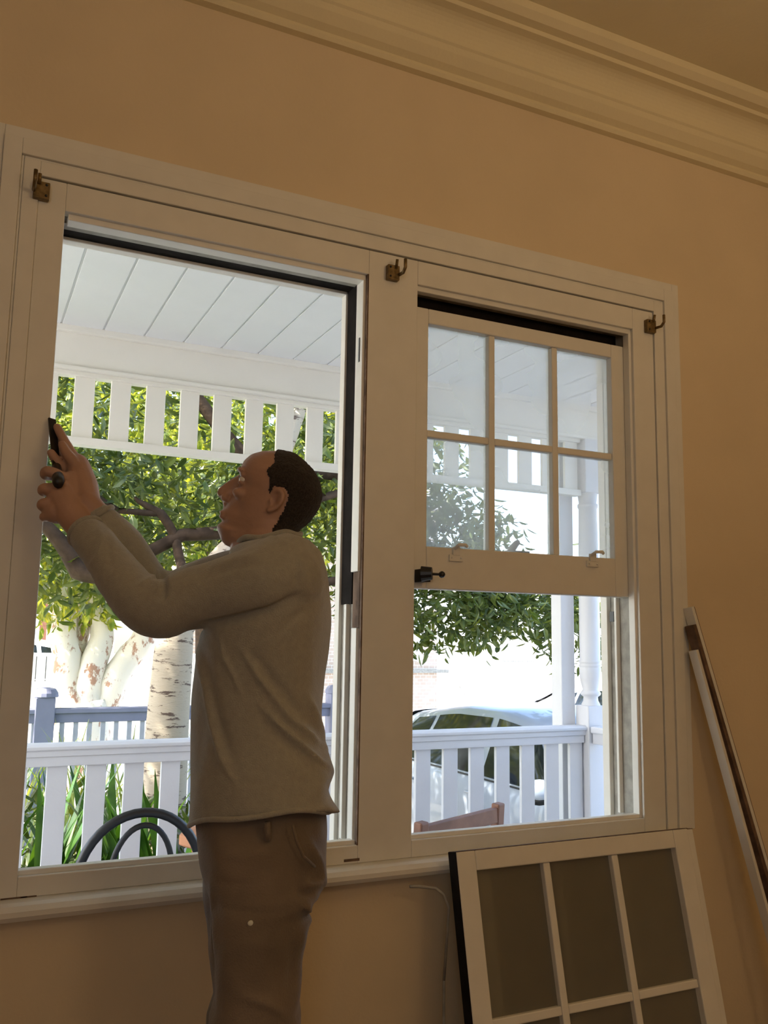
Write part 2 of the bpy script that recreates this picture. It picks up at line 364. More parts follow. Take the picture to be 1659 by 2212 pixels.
c = at(1120, 1190, .08); bm = bmesh.new()
box(bm, c.x-.035, c.x+.035, .076, .10, c.z-.018, c.z); tube(bm, [(c.x-.02, .09, c.z), (c.x, .09, c.z+.022), (c.x+.008, .09, c.z+.026)], [.012, .009, .006], 8)
ball(bm, (c.x+.004, .09, c.z+.026), .008, 1)
sub('sash_fastener', bm, MT['grime'], 'sash fastener behind the bottom rail')
c = at(915, 1240, .0); bm = bmesh.new()
tube(bm, [(c.x-.008, -.004, c.z), (c.x+.014, -.02, c.z+.001)], [.020, .016], 14); box(bm, c.x-.008, c.x+.018, -.004, .034, c.z-.02, c.z+.013)
tube(bm, [(c.x+.012, -.014, c.z), (c.x+.044, -.014, c.z)], .0035, 8); ball(bm, (c.x+.046, -.014, c.z), (.009, .009, .009), 2)
obj('window_latch', bm, MT['black'], None, 0, label='black metal latch with a small round knob at the left end of the raised sash', cat='latch')
# sill-level scrap of cord
# ------------------------------------------------------------------ curtain rod brackets
def bracket(px, py, label, flip=1):
    c = at(px, py, -.016); t = thing('curtain_bracket', (c.x, -.014, c.z), label, 'bracket', 'curtain brackets along the top of the window')
    yb = -.017
    obj('back_plate', B((c.x-.017, c.x+.017, yb, -.0005, c.z-.020, c.z+.020)), MT['brass'], t, .002)
    bm = bmesh.new(); x = c.x+flip*.016
    tube(bm, [(x, yb, c.z-.004), (x, yb-.022, c.z-.006), (x, yb-.034, c.z+.004), (x, yb-.034, c.z+.026)], .0045, 8)
    tube(bm, [(x-flip*.010, yb, c.z+.012), (x-flip*.010, yb-.006, c.z+.034)], .004, 8)
    obj('hook', bm, MT['brass'], t, 0, True)
    for dz in (-.012, .013):
        bm = bmesh.new(); ball(bm, (c.x-flip*.010, yb, c.z+dz), .0035, 1); obj('screw', bm, MT['black'], t)
bracket(90, 410, 'small brass curtain bracket at the upper left corner of the window', -1)
bracket(851, 588, 'small brass curtain bracket above the mullion between the windows')
bracket(1408, 704, 'small brass curtain bracket at the upper right corner of the window')

# ------------------------------------------------------------------ verandah
VY = 1.9; VF = -.10
obj('verandah_floor', B(-5, 3.16, .175, 2.05, VF-.06, VF), mat('verandah_floor_paint', (.32, .30, .28), .6), **s_)
obj('verandah_step_edge', B(-5, 3.16, 1.98, 2.05, -.5, VF-.06), MT['ext'], **s_)
vc = thing('verandah_ceiling', (1, 1, 2.575), None, None, None, 'structure')
bx = .2951-.1725*24; me = None
bm = bmesh.new(); box(bm, 0, .1635, .176, 1.83, 2.570, 2.585)
box(bm, .1635, .1725, .176, 1.83, 2.5745, 2.585)
first = obj('ceiling_board', bm, MT['extceil'], vc, .0015)
for i in range(1, 43):
    c = first.copy(); COL.objects.link(c); c.location = (i*.1725, 0, 0)
first.location = (0, 0, 0)
for o in vc.children: o.location.x += bx
vr = obj('verandah_roof', B(-5, 3.3, .1, 2.25, 2.60, 2.72), MT['roof'], **s_)
obj('house_roof', B(RX0-3, RX1+.5, RY0-.3, .17, 3.14, 3.3), MT['roof'], **s_)
obj('verandah_beam', B((-5, 3.16, 1.86, 1.96, 2.385, 2.60), (-5, 3.16, 1.83, 1.86, 2.545, 2.585), (-5, 3.16, 1.845, 1.86, 2.385, 2.40)), MT['beam'], bevel=.003, **s_)
# fringe (hanging slat valance)
fr = thing('verandah_fringe', (1, VY, 2.07), 'white slatted fringe hanging under the verandah beam', 'fringe')
obj('bottom_rail', B(-4.9, 3.04, VY-.03, VY+.03, 2.066, 2.100), MT['beam'], fr, .003)
obj('top_rail', B(-4.9, 3.04, VY-.028, VY+.028, 2.366, 2.386), MT['beam'], fr, .003)
s0 = obj('slat', B(-.042, .042, VY-.01, VY+.01, 2.098, 2.370), MT['beam'], fr, .002)
xs = [.408+.1518*k for k in range(-28, 18)]
for i, x in enumerate(xs):
    o = s0 if i == 0 else s0.copy()
    if i: COL.objects.link(o)
    o.location.x = x
# front balustrade
br_ = thing('verandah_railing', (1, VY, VF), 'white verandah balustrade with moulded handrail facing the street', 'railing')
bm = bmesh.new(); prism_x(bm, [(VY-.035, .800), (VY-.045, .806), (VY-.045, .818), (VY-.03, .828), (VY+.03, .828), (VY+.045, .818), (VY+.045, .806), (VY+.035, .800), (VY+.034, .778), (VY-.034, .778)], -4.9, 3.05)
obj('handrail', bm, MT['ext'], br_, .002)
obj('sub_rail', B((-4.9, 3.04, VY-.026, VY+.026, .738, .778)), MT['ext'], br_, .003)
obj('bottom_rail', B((-4.9, 3.04, VY-.025, VY+.025, -.02, .03)), MT['ext'], br_, .003)
s0 = obj('baluster', B(-.040, .040, VY-.011, VY+.011, .028, .740), MT['ext'], br_, .002)
xs = [.3985+.1527*k for k in range(-30, 18)]
xs = [x for x in xs if x < 3.02]
for i, x in enumerate(xs):
    o = s0 if i == 0 else s0.copy()
    if i: COL.objects.link(o)
    o.location.x = x
# side balustrade back to the house
sr = thing('verandah_railing', (3.09, 1, VF), 'white balustrade at the right end of the verandah, running back to the house', 'railing')
obj('handrail', B(3.05, 3.13, .18, VY-.06, .79, .826), MT['ext'], sr, .008)
obj('sub_rail', B(3.065, 3.115, .18, VY-.06, .735, .79), MT['ext'], sr, .003)
obj('bottom_rail', B(3.065, 3.115, .18, VY-.06, -.02, .03), MT['ext'], sr, .003)
s0 = obj('baluster', B(3.079, 3.101, -.04, .04, .028, .738), MT['ext'], sr, .002)
for i in range(10):
    o = s0 if i == 0 else s0.copy()
    if i: COL.objects.link(o)
    o.location.y = .32+.1527*i
# posts
po = thing('verandah_post', (3.0, 2.0, VF), 'plain square white verandah post left of the turned one', 'post')
obj('shaft', B(2.955, 3.045, 1.955, 2.045, VF, 2.39), MT['ext'], po, .005)
obj('neck_block', B(2.945, 3.055, 1.945, 2.055, 2.10, 2.16), MT['ext'], po, .005)
po = thing('verandah_post', (3.105, VY, VF), 'turned white verandah column with ring mouldings at the corner', 'post')
obj('newel_block', B((3.045, 3.165, VY-.055, VY+.055, VF, .93)), MT['ext'], po, .006)
bm = bmesh.new()
pf = [(.052, .925), (.050, .935), (.040, .955), (.038, .975), (.052, .985), (.055, .995), (.050, 1.003), (.042, 1.012), (.054, 1.06), (.058, 1.10), (.0585, 1.128), (.056, 1.132), (.060, 1.138), (.060, 1.146), (.056, 1.152), (.060, 1.158), (.060, 1.166), (.055, 1.172), (.056, 1.3), (.055, 1.7), (.050, 2.0), (.056, 2.01), (.056, 2.025), (.048, 2.03), (.055, 2.08), (.055, 2.09)]
lathe(bm, (3.105, VY, 0), pf, 32); obj('column', bm, MT['ext'], po, 0, True)
obj('cap_block', B(3.05, 3.16, VY-.055, VY+.055, 2.085, 2.39), MT['ext'], po, .005)

# verandah furniture
ch = thing('bentwood_chair', (.53, .9, VF), 'black bentwood chair with double-arched back on the verandah', 'chair')
def arch(x0, x1, yb, zb, zt, rad, n=22, lean=-.04):
    pts = []
    for k in range(n+1):
        a = math.pi*k/n; pts.append(((x0+x1)/2-(x1-x0)/2*math.cos(a), yb+lean*math.sin(a)*.6, zb+(zt-zb)*math.sin(a)**.85))
    return pts
bm = bmesh.new(); L = arch(.34, .705, .72, .52, .762, .013)
tube(bm, [(.39, .78, VF), (.375, .75, .2), (.345, .735, .42)]+L+[(.70, .735, .42), (.67, .75, .2), (.655, .78, VF)], .0135, 12); obj('back_arch', bm, MT['black'], ch, 0, True)
bm = bmesh.new(); L = arch(.435, .615, .71, .55, .728, .009)
tube(bm, [(.45, .74, .36)]+L+[(.60, .74, .36)], .0085, 10); obj('inner_arch', bm, MT['black'], ch, 0, True)
bm = bmesh.new(); lathe(bm, (.523, .93, .33), [(.19, 0), (.205, .01), (.205, .028), (.19, .036), (.05, .030)], 32); obj('seat', bm, MT['black'], ch, 0, True)
for x in (.40, .645):
    bm = bmesh.new(); tube(bm, [(x+(.0), 1.05, .34), (x+(.02 if x > .5 else -.02), 1.1, VF)], [.016, .011], 10); obj('leg', bm, MT['black'], ch, 0, True)
wc = thing('timber_chair', (1.75, .95, VF), 'reddish timber chair back with a curved slatted top rail, right of the black chair', 'chair')
A, Bp = Vector((1.425, .675, .635)), Vector((1.85, .87, .635))
d = (Bp-A).normalized(); nrm = Vector((-d.y, d.x, 0))
bm = bmesh.new(); bar(bm, A+Vector((0, 0, .0)), Bp, .022, .055, Vector((0, 0, 1))); obj('top_rail', bm, MT['redwood'], wc, .004)
bm = bmesh.new(); bar(bm, A-Vector((0, 0, .085)), Bp-Vector((0, 0, .085)), .018, .03, Vector((0, 0, 1))); obj('slat', bm, MT['redwood'], wc, .004)
bm = bmesh.new(); bar(bm, A-Vector((0, 0, .16)), Bp-Vector((0, 0, .16)), .018, .03, Vector((0, 0, 1))); obj('slat', bm, MT['redwood'], wc, .004)
for P0 in (A, Bp):
    bm = bmesh.new(); s = -1 if P0 is A else 1
    bar(bm, P0+nrm*.05+Vector((0, 0, -.735)), P0+Vector((0, 0, .04)), .034, .045, d); obj('back_leg', bm, MT['redwood'], wc, .006)
    bm = bmesh.new(); bar(bm, P0+nrm*.42+Vector((0, 0, -.735)), P0+nrm*.40+Vector((0, 0, -.40)), .032, .04, d); obj('front_leg', bm, MT['redwood'], wc, .006)
for k in range(5):
    o = nrm*(.07+k*.075)
    bm = bmesh.new(); bar(bm, A+o-Vector((0, 0, .385)), Bp+o-Vector((0, 0, .385)), .06, .018, Vector((0, 0, 1))); obj('seat_slat', bm, MT['redwood'], wc, .004)
st = thing('timber_stool', (.97, 1.5, VF), 'small terracotta-coloured octagonal stool partly behind the man', 'stool')
bm = bmesh.new(); lathe(bm, (.965, 1.5, .47), [(.13, 0), (.15, .01), (.15, .045), (.13, .052)], 8); obj('stool_top', bm, MT['terra'], st, .004)
bm = bmesh.new(); lathe(bm, (.965, 1.5, .30), [(.085, 0), (.10, .17)], 8); obj('apron', bm, MT['terra'], st)
for a in (45, 135, 225, 315):
    bm = bmesh.new(); dx, dy = math.cos(R_(a)), math.sin(R_(a)); bar(bm, (.965+dx*.12, 1.5+dy*.12, VF), (.965+dx*.07, 1.5+dy*.07, .46), .03, .03); obj('leg', bm, MT['terra'], st, .003)

# ------------------------------------------------------------------ garden and street
obj('garden_bed', B(-6, 3.15, 2.06, 5.3, -.8, -.45), MT['dguard'], **s_)
obj('street_ground', B(-40, 60, -10, 70, -1.0, -.8), MT['paving'], **s_)
# front fence
ff = thing('front_fence', (1, 5, -.45), 'blue-grey picket fence with a moulded top rail across the front garden', 'fence')
obj('top_rail', B(-5, 3.0, 4.94, 5.06, .683, .718), MT['bluefence'], ff, .006)
obj('rail_board', B(-5, 3.0, 4.965, 5.02, .615, .683), MT['bluefence'], ff, .004)
obj('lower_rail', B(-5, 3.0, 4.97, 5.03, -.25, -.18), MT['bluefence'], ff, .004)
s0 = obj('picket', B(-.0175, .0175, 4.985, 5.005, -.40, .63), MT['picket'], ff, .003)
for i in range(72):
    o = s0 if i == 0 else s0.copy()
    if i: COL.objects.link(o)
    o.location.x = -4.0+.0965*i
for i, x in enumerate((-1.7, .60, 2.9)):
    bm = bmesh.new(); box(bm, x-.068, x+.068, 4.93, 5.07, -.45, .80)
    lathe(bm, (x, 5, .80), [(.094, 0), (.090, .03), (.07, .06), (.03, .07)], 16)
    obj('fence_post', bm, MT['bluefence'], ff, .006)
# white slotted fence across the verge
wfn = thing('white_slotted_fence', (1, 9.3, -.8), 'white vertical-board fence with slots behind the paperbark trunk', 'fence')
bm = bmesh.new()
for k in range(64): box(bm, -3+k*.11, -3+k*.11+.098, 9.3, 9.34, -.8, .98)
o = obj('board', bm, MT['render'], wfn); o['kind'] = 'stuff'
obj('capping', B(-3, 4.05, 9.28, 9.36, .98, 1.02), MT['render'], wfn)
obj('plinth', B(-3, 4.05, 9.27, 9.30, -.8, -.0), MT['picket'], wfn)
# houses
hb = thing('brick_house', (6, 13, -.8), 'pale brick house with a white window across the street', 'house')
obj('wall', B(3.2, 7.9, 12.3, 16, -.8, 3.6), MT['brick'], hb); obj('sill_ledge', B(3.1, 8.1, 12.2, 12.32, .64, .70), MT['grime'], hb)
f = obj('window', B((6.6, 7.55, 12.24, 12.3, .85, .93), (6.6, 6.68, 12.24, 12.3, .93, 2.1), (7.47, 7.55, 12.24, 12.3, .93, 2.1), (6.6, 7.55, 12.24, 12.3, 2.1, 2.18)), MT['render'], hb)
o = obj('pane', B(6.68, 7.47, 12.27, 12.29, .93, 2.1), MT['render'], None); o.parent = f
f = obj('window', B((3.6, 4.6, 12.24, 12.3, .85, .93), (3.6, 3.68, 12.24, 12.3, .93, 2.1), (4.52, 4.6, 12.24, 12.3, .93, 2.1), (3.6, 4.6, 12.24, 12.3, 2.1, 2.18)), MT['render'], hb)
o = obj('pane', B(3.68, 4.52, 12.27, 12.29, .93, 2.1), MT['carglass'], None); o.parent = f
bm = bmesh.new(); prism_x(bm, [(12.0, 3.6), (14.1, 4.9), (16.3, 3.6)], 2.9, 8.2); obj('roof', bm, MT['roof'], hb)
hw = thing('rendered_house', (16, 20, -.8), 'white rendered house in full sun far across the street', 'house')
obj('wall', B(9, 24, 20, 26, -.8, 2.6), MT['render'], hw)
bm = bmesh.new(); prism_x(bm, [(19.6, 2.6), (23, 4.2), (26.4, 2.6)], 8.7, 24.3); obj('roof', bm, MT['render'], hw)
for x in (10.5, 14.2, 18):
    f = obj('window', B((x, x+1.3, 19.93, 20, .5, .6), (x, x+.08, 19.93, 20, .6, 1.8), (x+1.22, x+1.3, 19.93, 20, .6, 1.8), (x, x+1.3, 19.93, 20, 1.8, 1.9)), MT['render'], hw)
    o = obj('pane', B(x+.08, x+1.22, 19.96, 19.99, .6, 1.8), MT['grime'], None); o.parent = f
lh = thing('white_cottage', (-1, 19, -.8), 'white cottage with a brown post behind the parked car at the far left', 'house')
obj('wall', B(-9, 3.2, 19, 24, -.8, 2.4), MT['render'], lh); bm = bmesh.new(); prism_x(bm, [(18.4, 2.4), (21.5, 4.2), (24.6, 2.4)], -9.3, 3.5); obj('roof', bm, MT['roof'], lh)
for x in (-.2, 1.55): obj('porch_post', B(x, x+.14, 18.5, 18.64, -.8, 2.4), MT['redwood'], lh)

# cars -------------------------------------------------------------
def interp(T, x):
    if x <= T[0][0]: return T[0][1]
    for (a, b), (c, d) in zip(T, T[1:]):
        if x <= c: t = (x-a)/(c-a); t2 = t*t*(3-2*t)*.5+t*.5; return b+(d-b)*t2
    return T[-1][1]
ZR = [(-2.1, .72), (-2.02, .98), (-1.75, 1.20), (-1.2, 1.40), (-.5, 1.49), (.0, 1.495), (.45, 1.44), (.8, 1.25), (1.2, 1.00), (1.85, .86), (2.05, .70), (2.1, .55)]
ZB_ = [(-2.1, .68), (-2.0, .92), (-1.2, .99), (1.1, .93), (1.85, .80), (2.1, .50)]
WD = [(-2.1, .62), (-1.9, .78), (-1.2, .86), (1.2, .86), (1.8, .78), (2.1, .55)]
WR = [(-2.1, .55), (-1.9, .60), (-1.2, .60), (.3, .60), (.9, .64), (1.2, .74), (1.8, .68), (2.1, .48)]
def csec(x):
    zr, zb, wd, wr = interp(ZR, x), interp(ZB_, x), interp(WD, x), interp(WR, x)
    zb = min(zb, zr-.04); top = zr-.045 if zr-zb > .12 else zr-.02
    return [(wd*.88, .20), (wd*.99, .34), (wd, .60), (wd*.985, zb-.06), (wd*.95, zb), (wr+(wd*.95-wr)*.5, (zb+top)/2+.01), (wr, top), (wr*.85, zr-.008), (wr*.4, zr+.008), (0, zr+.012)]
def side_pt(x, t, off=.006, s=1):
    c = csec(x); a, b, e = Vector((c[4][0], c[4][1])), Vector((c[5][0], c[5][1])), Vector((c[6][0], c[6][1]))
    p = a.lerp(b, t*2) if t < .5 else b.lerp(e, t*2-1)
    return Vector((x, s*(p.x+off), p.y+off*.3))
def make_car(label, paint, zscale=1.0):
    t = thing('car', (0, 0, 0), label, 'car')
    bm = bmesh.new(); st_ = np.linspace(-2.1, 2.1, 43); rows = []
    for x in st_:
        c = csec(x); rows.append([bm.verts.new((x, -y, z)) for y, z in c]+[bm.verts.new((x, y, z)) for y, z in c[-2::-1]])
    for a, b in zip(rows, rows[1:]):
        for k in range(len(a)-1): bm.faces.new((a[k], a[k+1], b[k+1], b[k]))
    bm.faces.new(rows[0]); bm.faces.new(rows[-1][::-1])
    obj('body', bm, paint, t, 0, True)
    def patch(name, quad, s, m=MT['carglass'], off=.006):
        (xa, xb), (xc, xd) = quad      # bottom x range, top x range
        bm = bmesh.new(); g = []
        for j in range(6):
            tt = .04+.90*j/5; g.append([bm.verts.new(side_pt((xa+(xc-xa)*j/5)*(1-i/10)+(xb+(xd-xb)*j/5)*i/10, tt, off, s)) for i in range(11)])
        for j in range(5):
            for i in range(10): bm.faces.new((g[j][i], g[j][i+1], g[j+1][i+1], g[j+1][i]))
        return obj(name, bm, m, t, 0, True)
    for s in (1, -1):
        patch('side_window', ((.02, 1.02), (.02, .50)), s); patch('side_window', ((-.86, -.06), (-.80, -.06)), s); patch('quarter_window', ((-1.45, -.92), (-1.12, -.86)), s)
        bm = bmesh.new(); tube(bm, [side_pt(x, 0, .004, s) for x in np.linspace(-1.5, 1.08, 14)], .008, 6); obj('window_trim', bm, MT['black'], t, 0, True)
        bm = bmesh.new(); ball(bm, (.90, s*1.0, 1.0), (.10, .13, .085), 3); ball(bm, (.95, s*.90, .95), (.05, .08, .03), 2); o = obj('wing_mirror', bm, paint, t, 0, True)
        bm = bmesh.new(); ball(bm, (.90, s*1.0, .955), (.09, .12, .05), 2); ob2 = obj('mirror_base', bm, MT['rubber'], t, 0, True)
        for x in (.0, -.93):
            bm = bmesh.new(); tube(bm, [(x-.12, s*.862, .84), (x-.10, s*.885, .845), (x+.06, s*.885, .845), (x+.08, s*.862, .84)], .012, 8); obj('door_handle', bm, paint, t, 0, True)
        for x in (1.28, -1.28):
            bm = bmesh.new(); lathe(bm, (x, s*.76, .31), [(.19, -.10), (.29, -.105), (.315, -.08), (.315, .08), (.29, .105), (.19, .10)], 28, 'Y'); o = obj('wheel', bm, MT['rubber'], t, 0, False)
            bm = bmesh.new(); lathe(bm, (x, s*.80, .31), [(.20, -.06), (.20, .07), (.04, .045)], 20, 'Y'); q = obj('rim', bm, MT['rim'], None); q.parent = o
            bm = bmesh.new(); lathe(bm, (x, s*.80, .33), [(.36, -.06), (.36, .066)], 28, 'Y'); obj('wheel_arch', bm, MT['rubber'], t)
        bm = bmesh.new(); ball(bm, (1.86, s*.62, .68), (.16, .14, .07), 2); obj('headlight', bm, MT['rim'], t, 0, True)
        bm = bmesh.new(); ball(bm, (-1.96, s*.64, .84), (.10, .12, .09), 2); obj('tail_light', bm, mat('red_lens', (.4, .02, .02), .3), t, 0, True)
    def screen(name, xs_):
        bm = bmesh.new(); g = []
        for x in xs_:
            zr, wr = interp(ZR, x), interp(WR, x)
            g.append([bm.verts.new((x, wr*.92*u, zr+.014-(.012 if abs(u) > .8 else 0)+.006)) for u in np.linspace(-1, 1, 9)])
        for a, b in zip(g, g[1:]):
            for k in range(8): bm.faces.new((a[k], a[k+1], b[k+1], b[k]))
        obj(name, bm, MT['carglass'], t, 0, True)
    screen('windscreen', np.linspace(.55, 1.16, 8)); screen('rear_window', np.linspace(-1.9, -1.3, 8))
    bm = bmesh.new(); box(bm, 2.0, 2.11, -.40, .40, .36, .52); obj('grille', bm, MT['rubber'], t, .01)
    bm = bmesh.new(); tube(bm, [(-1.1, 0, 1.41), (-1.32, 0, 1.60)], .006, 6); obj('aerial', bm, MT['black'], t)
    for o in list(t.children): o.matrix_parent_inverse = Matrix.Identity(4)
    return t
def copy_tree(o, parent=None):
    c = o.copy(); COL.objects.link(c); c.parent = parent
    for k in list(o.children): copy_tree(k, c)
    return c
car = make_car('silver hatchback with dark windows parked in the driveway beside the verandah', MT['carpaint'])
Pm, Pr = atd(1165, 1690, 6.3), atd(830, 1606, 8.0)
dv = Vector((Pm.x-Pr.x, Pm.y-Pr.y, 0)).normalized(); ang = math.atan2(dv.y, dv.x)
# right-hand mirror (local .90,-1.0) is the one facing the camera side
off = Matrix.Rotation(ang, 3, 'Z') @ Vector((.90, -1.0, 0))
car.location = (Pm.x-off.x, Pm.y-off.y, -.80); car.rotation_euler = (0, 0, ang)
print('CAR', Pm, Pr, math.degrees(ang), car.location)
c2 = make_car('white car parked beyond the silver hatchback', MT['carwhite'])
c2.location = (car.location.x+3.6, car.location.y+2.6, -.80); c2.rotation_euler = (0, 0, ang)
c3 = make_car('tall white car parked across the street at the far left', MT['carwhite'])
c3.location = (.2, 13.6, -.80); c3.rotation_euler = (0, 0, math.pi); c3.scale = (1.12, 1.05, 1.34)

# trees ------------------------------------------------------------
rng = random.Random(4); nr = np.random.default_rng(5)
def leaf_mesh(L=.10, W=.035):
    bm = bmesh.new(); v = [bm.verts.new(p) for p in ((0, 0, 0), (L*.3, W*.5, .004), (L*.68, W*.42, .0), (L, 0, -.012), (L*.68, -W*.42, 0), (L*.3, -W*.5, .004), (L*.33, 0, -.003), (L*.68, 0, -.006))]
    for f in ((0, 6, 1), (1, 6, 7, 2), (2, 7, 3), (3, 7, 4), (4, 7, 6, 5), (5, 6, 0)): bm.faces.new([v[i] for i in f])
    me = bpy.data.meshes.new('leaf'); bm.to_mesh(me); bm.free(); return me
LV = np.array([(0, 0, 0), (.3, .5, .04), (.68, .42, 0), (1, 0, -.12), (.68, -.42, 0), (.3, -.5, .04)])
def leaf_frame(droop):
    """drooping random orientation: columns = length dir, width dir, normal"""
    a = rng.uniform(0, 2*math.pi); el = rng.gauss(-droop, .45)
    d = Vector((math.cos(a)*math.cos(el), math.sin(a)*math.cos(el), math.sin(el)))
    s = d.cross(Vector((rng.gauss(0, .5), rng.gauss(0, .5), 1))).normalized(); n = d.cross(s)
    return Matrix((d, s, n)).transposed()
def sample_ell(E, fill=.35):
    c, r = E[0], E[1]
    while True:
        v = Vector((rng.uniform(-1, 1), rng.uniform(-1, 1), rng.uniform(-1, 1)))
        if fill < v.length < 1: return Vector(c)+Vector((v.x*r[0], v.y*r[1], v.z*r[2]))
def crown(parent, ells, ntot, L, W, m, droop, clump=7, name='leaf', nparts=300, regions=((100, 730, 830, 1340), (905, 1310, 950, 1440))):
    pts = []
    wts = [e[2] for e in ells]
    while len(pts) < ntot:
        e = rng.choices(ells, wts)[0]; c = sample_ell(e)
        for k in range(clump): pts.append(c+Vector((rng.gauss(0, .07), rng.gauss(0, .07), rng.gauss(0, .06))))
    pts = [p for p in pts if p.y > 2.35 or p.z > 2.8]
    key = lambda p: ((p-CAM).dot(FWD), abs((p-CAM).dot(RT)/(p-CAM).dot(FWD)-0))
    vis = []
    for i, p in enumerate(pts):
        d = p-CAM; z = d.dot(FWD)
        if z > 0:
            u = 829.5+F*d.dot(RT)/z; v_ = 1106-F*d.dot(UP)/z
            if any(a < u < b and c < v_ < d2 for a, b, c, d2 in regions): vis.append((z, i))
    vis.sort(); pick = set(i for z, i in vis[:nparts])
    me = leaf_mesh(L, W); me.materials.append(m)
    V, Fc = [], []
    for i, p in enumerate(pts):
        fm = leaf_frame(droop); s = rng.uniform(.75, 1.25)
        if i in pick:
            o = bpy.data.objects.new(name, me); COL.objects.link(o); o.parent = parent
            mm = fm.to_4x4() @ Matrix.Scale(s, 4); mm.translation = p-parent.location; o.matrix_basis = mm
        else:
            A = np.array(fm); q = (LV*np.array([L, W, L])*s) @ A.T + np.array(p); b = len(V)*6
            V.append(q); Fc += [(b, b+1, b+2, b+3), (b, b+3, b+4, b+5)]
    me2 = bpy.data.meshes.new('foliage'); me2.from_pydata(np.concatenate(V).tolist(), [], Fc); me2.materials.append(m)
    o = bpy.data.objects.new('foliage', me2); COL.objects.link(o); o.parent = parent; o.matrix_parent_inverse = Matrix.Translation(-parent.location); o['kind'] = 'stuff'
def wob(pts, rad, n=5, amp=.02):
    P = [Vector(p) for p in pts]; out, rr = [], []
    for i in range(len(P)-1):
        for k in range(n):
            t = k/n; q = P[i].lerp(P[i+1], t); out.append(q+Vector([amp*noise.noise(q*3+Vector((j*7, 0, 0))) for j in range(3)])); rr.append(rad[i]*(1-t)+rad[i+1]*t)
    out.append(P[-1]); rr.append(rad[-1]); return out, rr
def branch(name, pts, rad, m, parent, seg=9, amp=.03):
    bm = bmesh.new(); p, r = wob(pts, rad, 6, amp); tube(bm, p, r, seg); return obj(name, bm, m, parent, 0, True)
bt = thing('spotted_bark_tree', (1.12, 3.2, -.45), 'leafy tree with a dash-marked pale trunk just behind the verandah rail', 'tree')
tr = branch('trunk', [(1.10, 3.2, -.5), (1.112, 3.2, .4), (1.122, 3.2, .95), (1.135, 3.2, 1.3), (1.30, 3.25, 1.60), (1.52, 3.35, 1.86), (1.80, 3.5, 2.3), (2.2, 3.7, 3.3)], [.150, .128, .117, .108, .085, .062, .05, .035], MT['birch'], bt, 22, .012)
for pts, rad in (([(1.22, 3.22, 1.55), (.9, 3.5, 1.62), (.62, 3.6, 1.64), (.40, 3.6, 1.9), (.1, 3.7, 2.1)], [.06, .055, .06, .04, .02]),
                 ([(1.2, 3.25, 1.6), (1.22, 3.5, 1.72), (1.20, 3.6, 1.86), (1.09, 3.6, 2.02), (.93, 3.6, 2.12)], [.03, .03, .03, .03, .012]),
                 ([(1.09, 3.6, 2.02), (.85, 3.6, 2.02), (.62, 3.6, 2.16), (.5, 3.6, 2.3)], [.022, .018, .014, .008]),
                 ([(.62, 3.6, 1.64), (1.0, 3.6, 1.76), (1.25, 3.6, 1.89), (1.49, 3.6, 1.93), (1.9, 3.7, 2.1), (2.6, 3.8, 2.4)], [.03, .04, .042, .045, .04, .02]),
                 ([(1.45, 3.35, 1.9), (1.9, 3.6, 2.4), (2.8, 4.2, 2.5), (3.6, 4.4, 2.15)], [.06, .05, .035, .012]),
                 ([(1.7, 3.5, 2.3), (1.2, 3.6, 2.9), (.6, 3.9, 3.4)], [.05, .04, .02]),
                 ([(2.1, 3.75, 1.6), (2.35, 3.7, 1.66), (2.6, 3.7, 1.5)], [.03, .03, .02])):
    branch('branch', pts, rad, MT['branch'], bt)
ells = [((-1.1, 3.9, 3.1), (1.7, 1.3, 1.0), 5), ((3.25, 4.7, 2.55), (.8, .7, .6), 1.3), ((1.2, 4.6, 2.9), (2.3, 1.5, 1.15), 5), ((.6, 4.4, 2.05), (1.2, .9, .62), 1.6), ((2.5, 4.6, 2.3), (1.1, .9, .75), 2.2), ((3.6, 4.4, 1.63), (1.05, .55, .42), 1.9), ((3.75, 4.5, 2.08), (.62, .5, .34), .9), ((4.6, 4.7, 1.65), (.75, .6, .40), 1.2),  # first ellipsoid: canopy added out of view at left to shade trunk and fence
        ((2.0, 3.2, 3.6), (2.6, 1.4, .7), 1.5), ((5.1, 4.6, 1.45), (.35, .5, .5), .4)]
crown(bt, ells, 27000, .105, .038, MT['leaf'], .55)
pt = thing('paperbark_tree', (1.1, 7, -.8), 'sunlit pale paper-barked tree with several thick trunks behind the front fence', 'tree')
branch('trunk', [(1.08, 7, -.85), (1.1, 7, .2), (1.12, 7, .6)], [.30, .27, .24], MT['paper'], pt, 18, .06)
for pts, rad in (([(1.02, 7, .45), (.93, 7, .95), (.88, 7.05, 1.5), (.75, 7.1, 2.4)], [.19, .14, .11, .08]), ([(1.12, 7, .5), (1.22, 7, 1.1), (1.28, 7.1, 1.8), (1.3, 7.2, 2.8)], [.18, .12, .09, .06]),
                 ([(1.2, 7, .45), (1.5, 6.95, .95), (1.75, 7, 1.5), (2.1, 7.1, 2.3)], [.17, .13, .11, .08]), ([(1.1, 7.1, .6), (1.07, 7.15, 1.2), (1.1, 7.2, 2.0)], [.12, .09, .06])):
    branch('stem', pts, rad, MT['paper'], pt, 12, .08)
crown(pt, [((1.2, 7.6, 3.1), (2.6, 1.7, 1.45), 5), ((3.2, 7.8, 3.0), (2.0, 1.5, 1.2), 2), ((.8, 6.9, 1.75), (.7, .7, .42), 1.0), ((-1.2, 7.2, 3.0), (2.0, 1.5, 1.4), 1.5)], 11000, .13, .045, MT['leaf2'], .9)
gt = thing('street_tree', (3.2, 10.6, -.8), 'dense green tree far behind the paperbark, filling the gaps between leaves', 'tree')
branch('trunk', [(3.2, 10.6, -.8), (3.2, 10.6, 1.2), (3.0, 10.6, 3)], [.2, .16, .1], MT['branch'], gt, 10, .06)
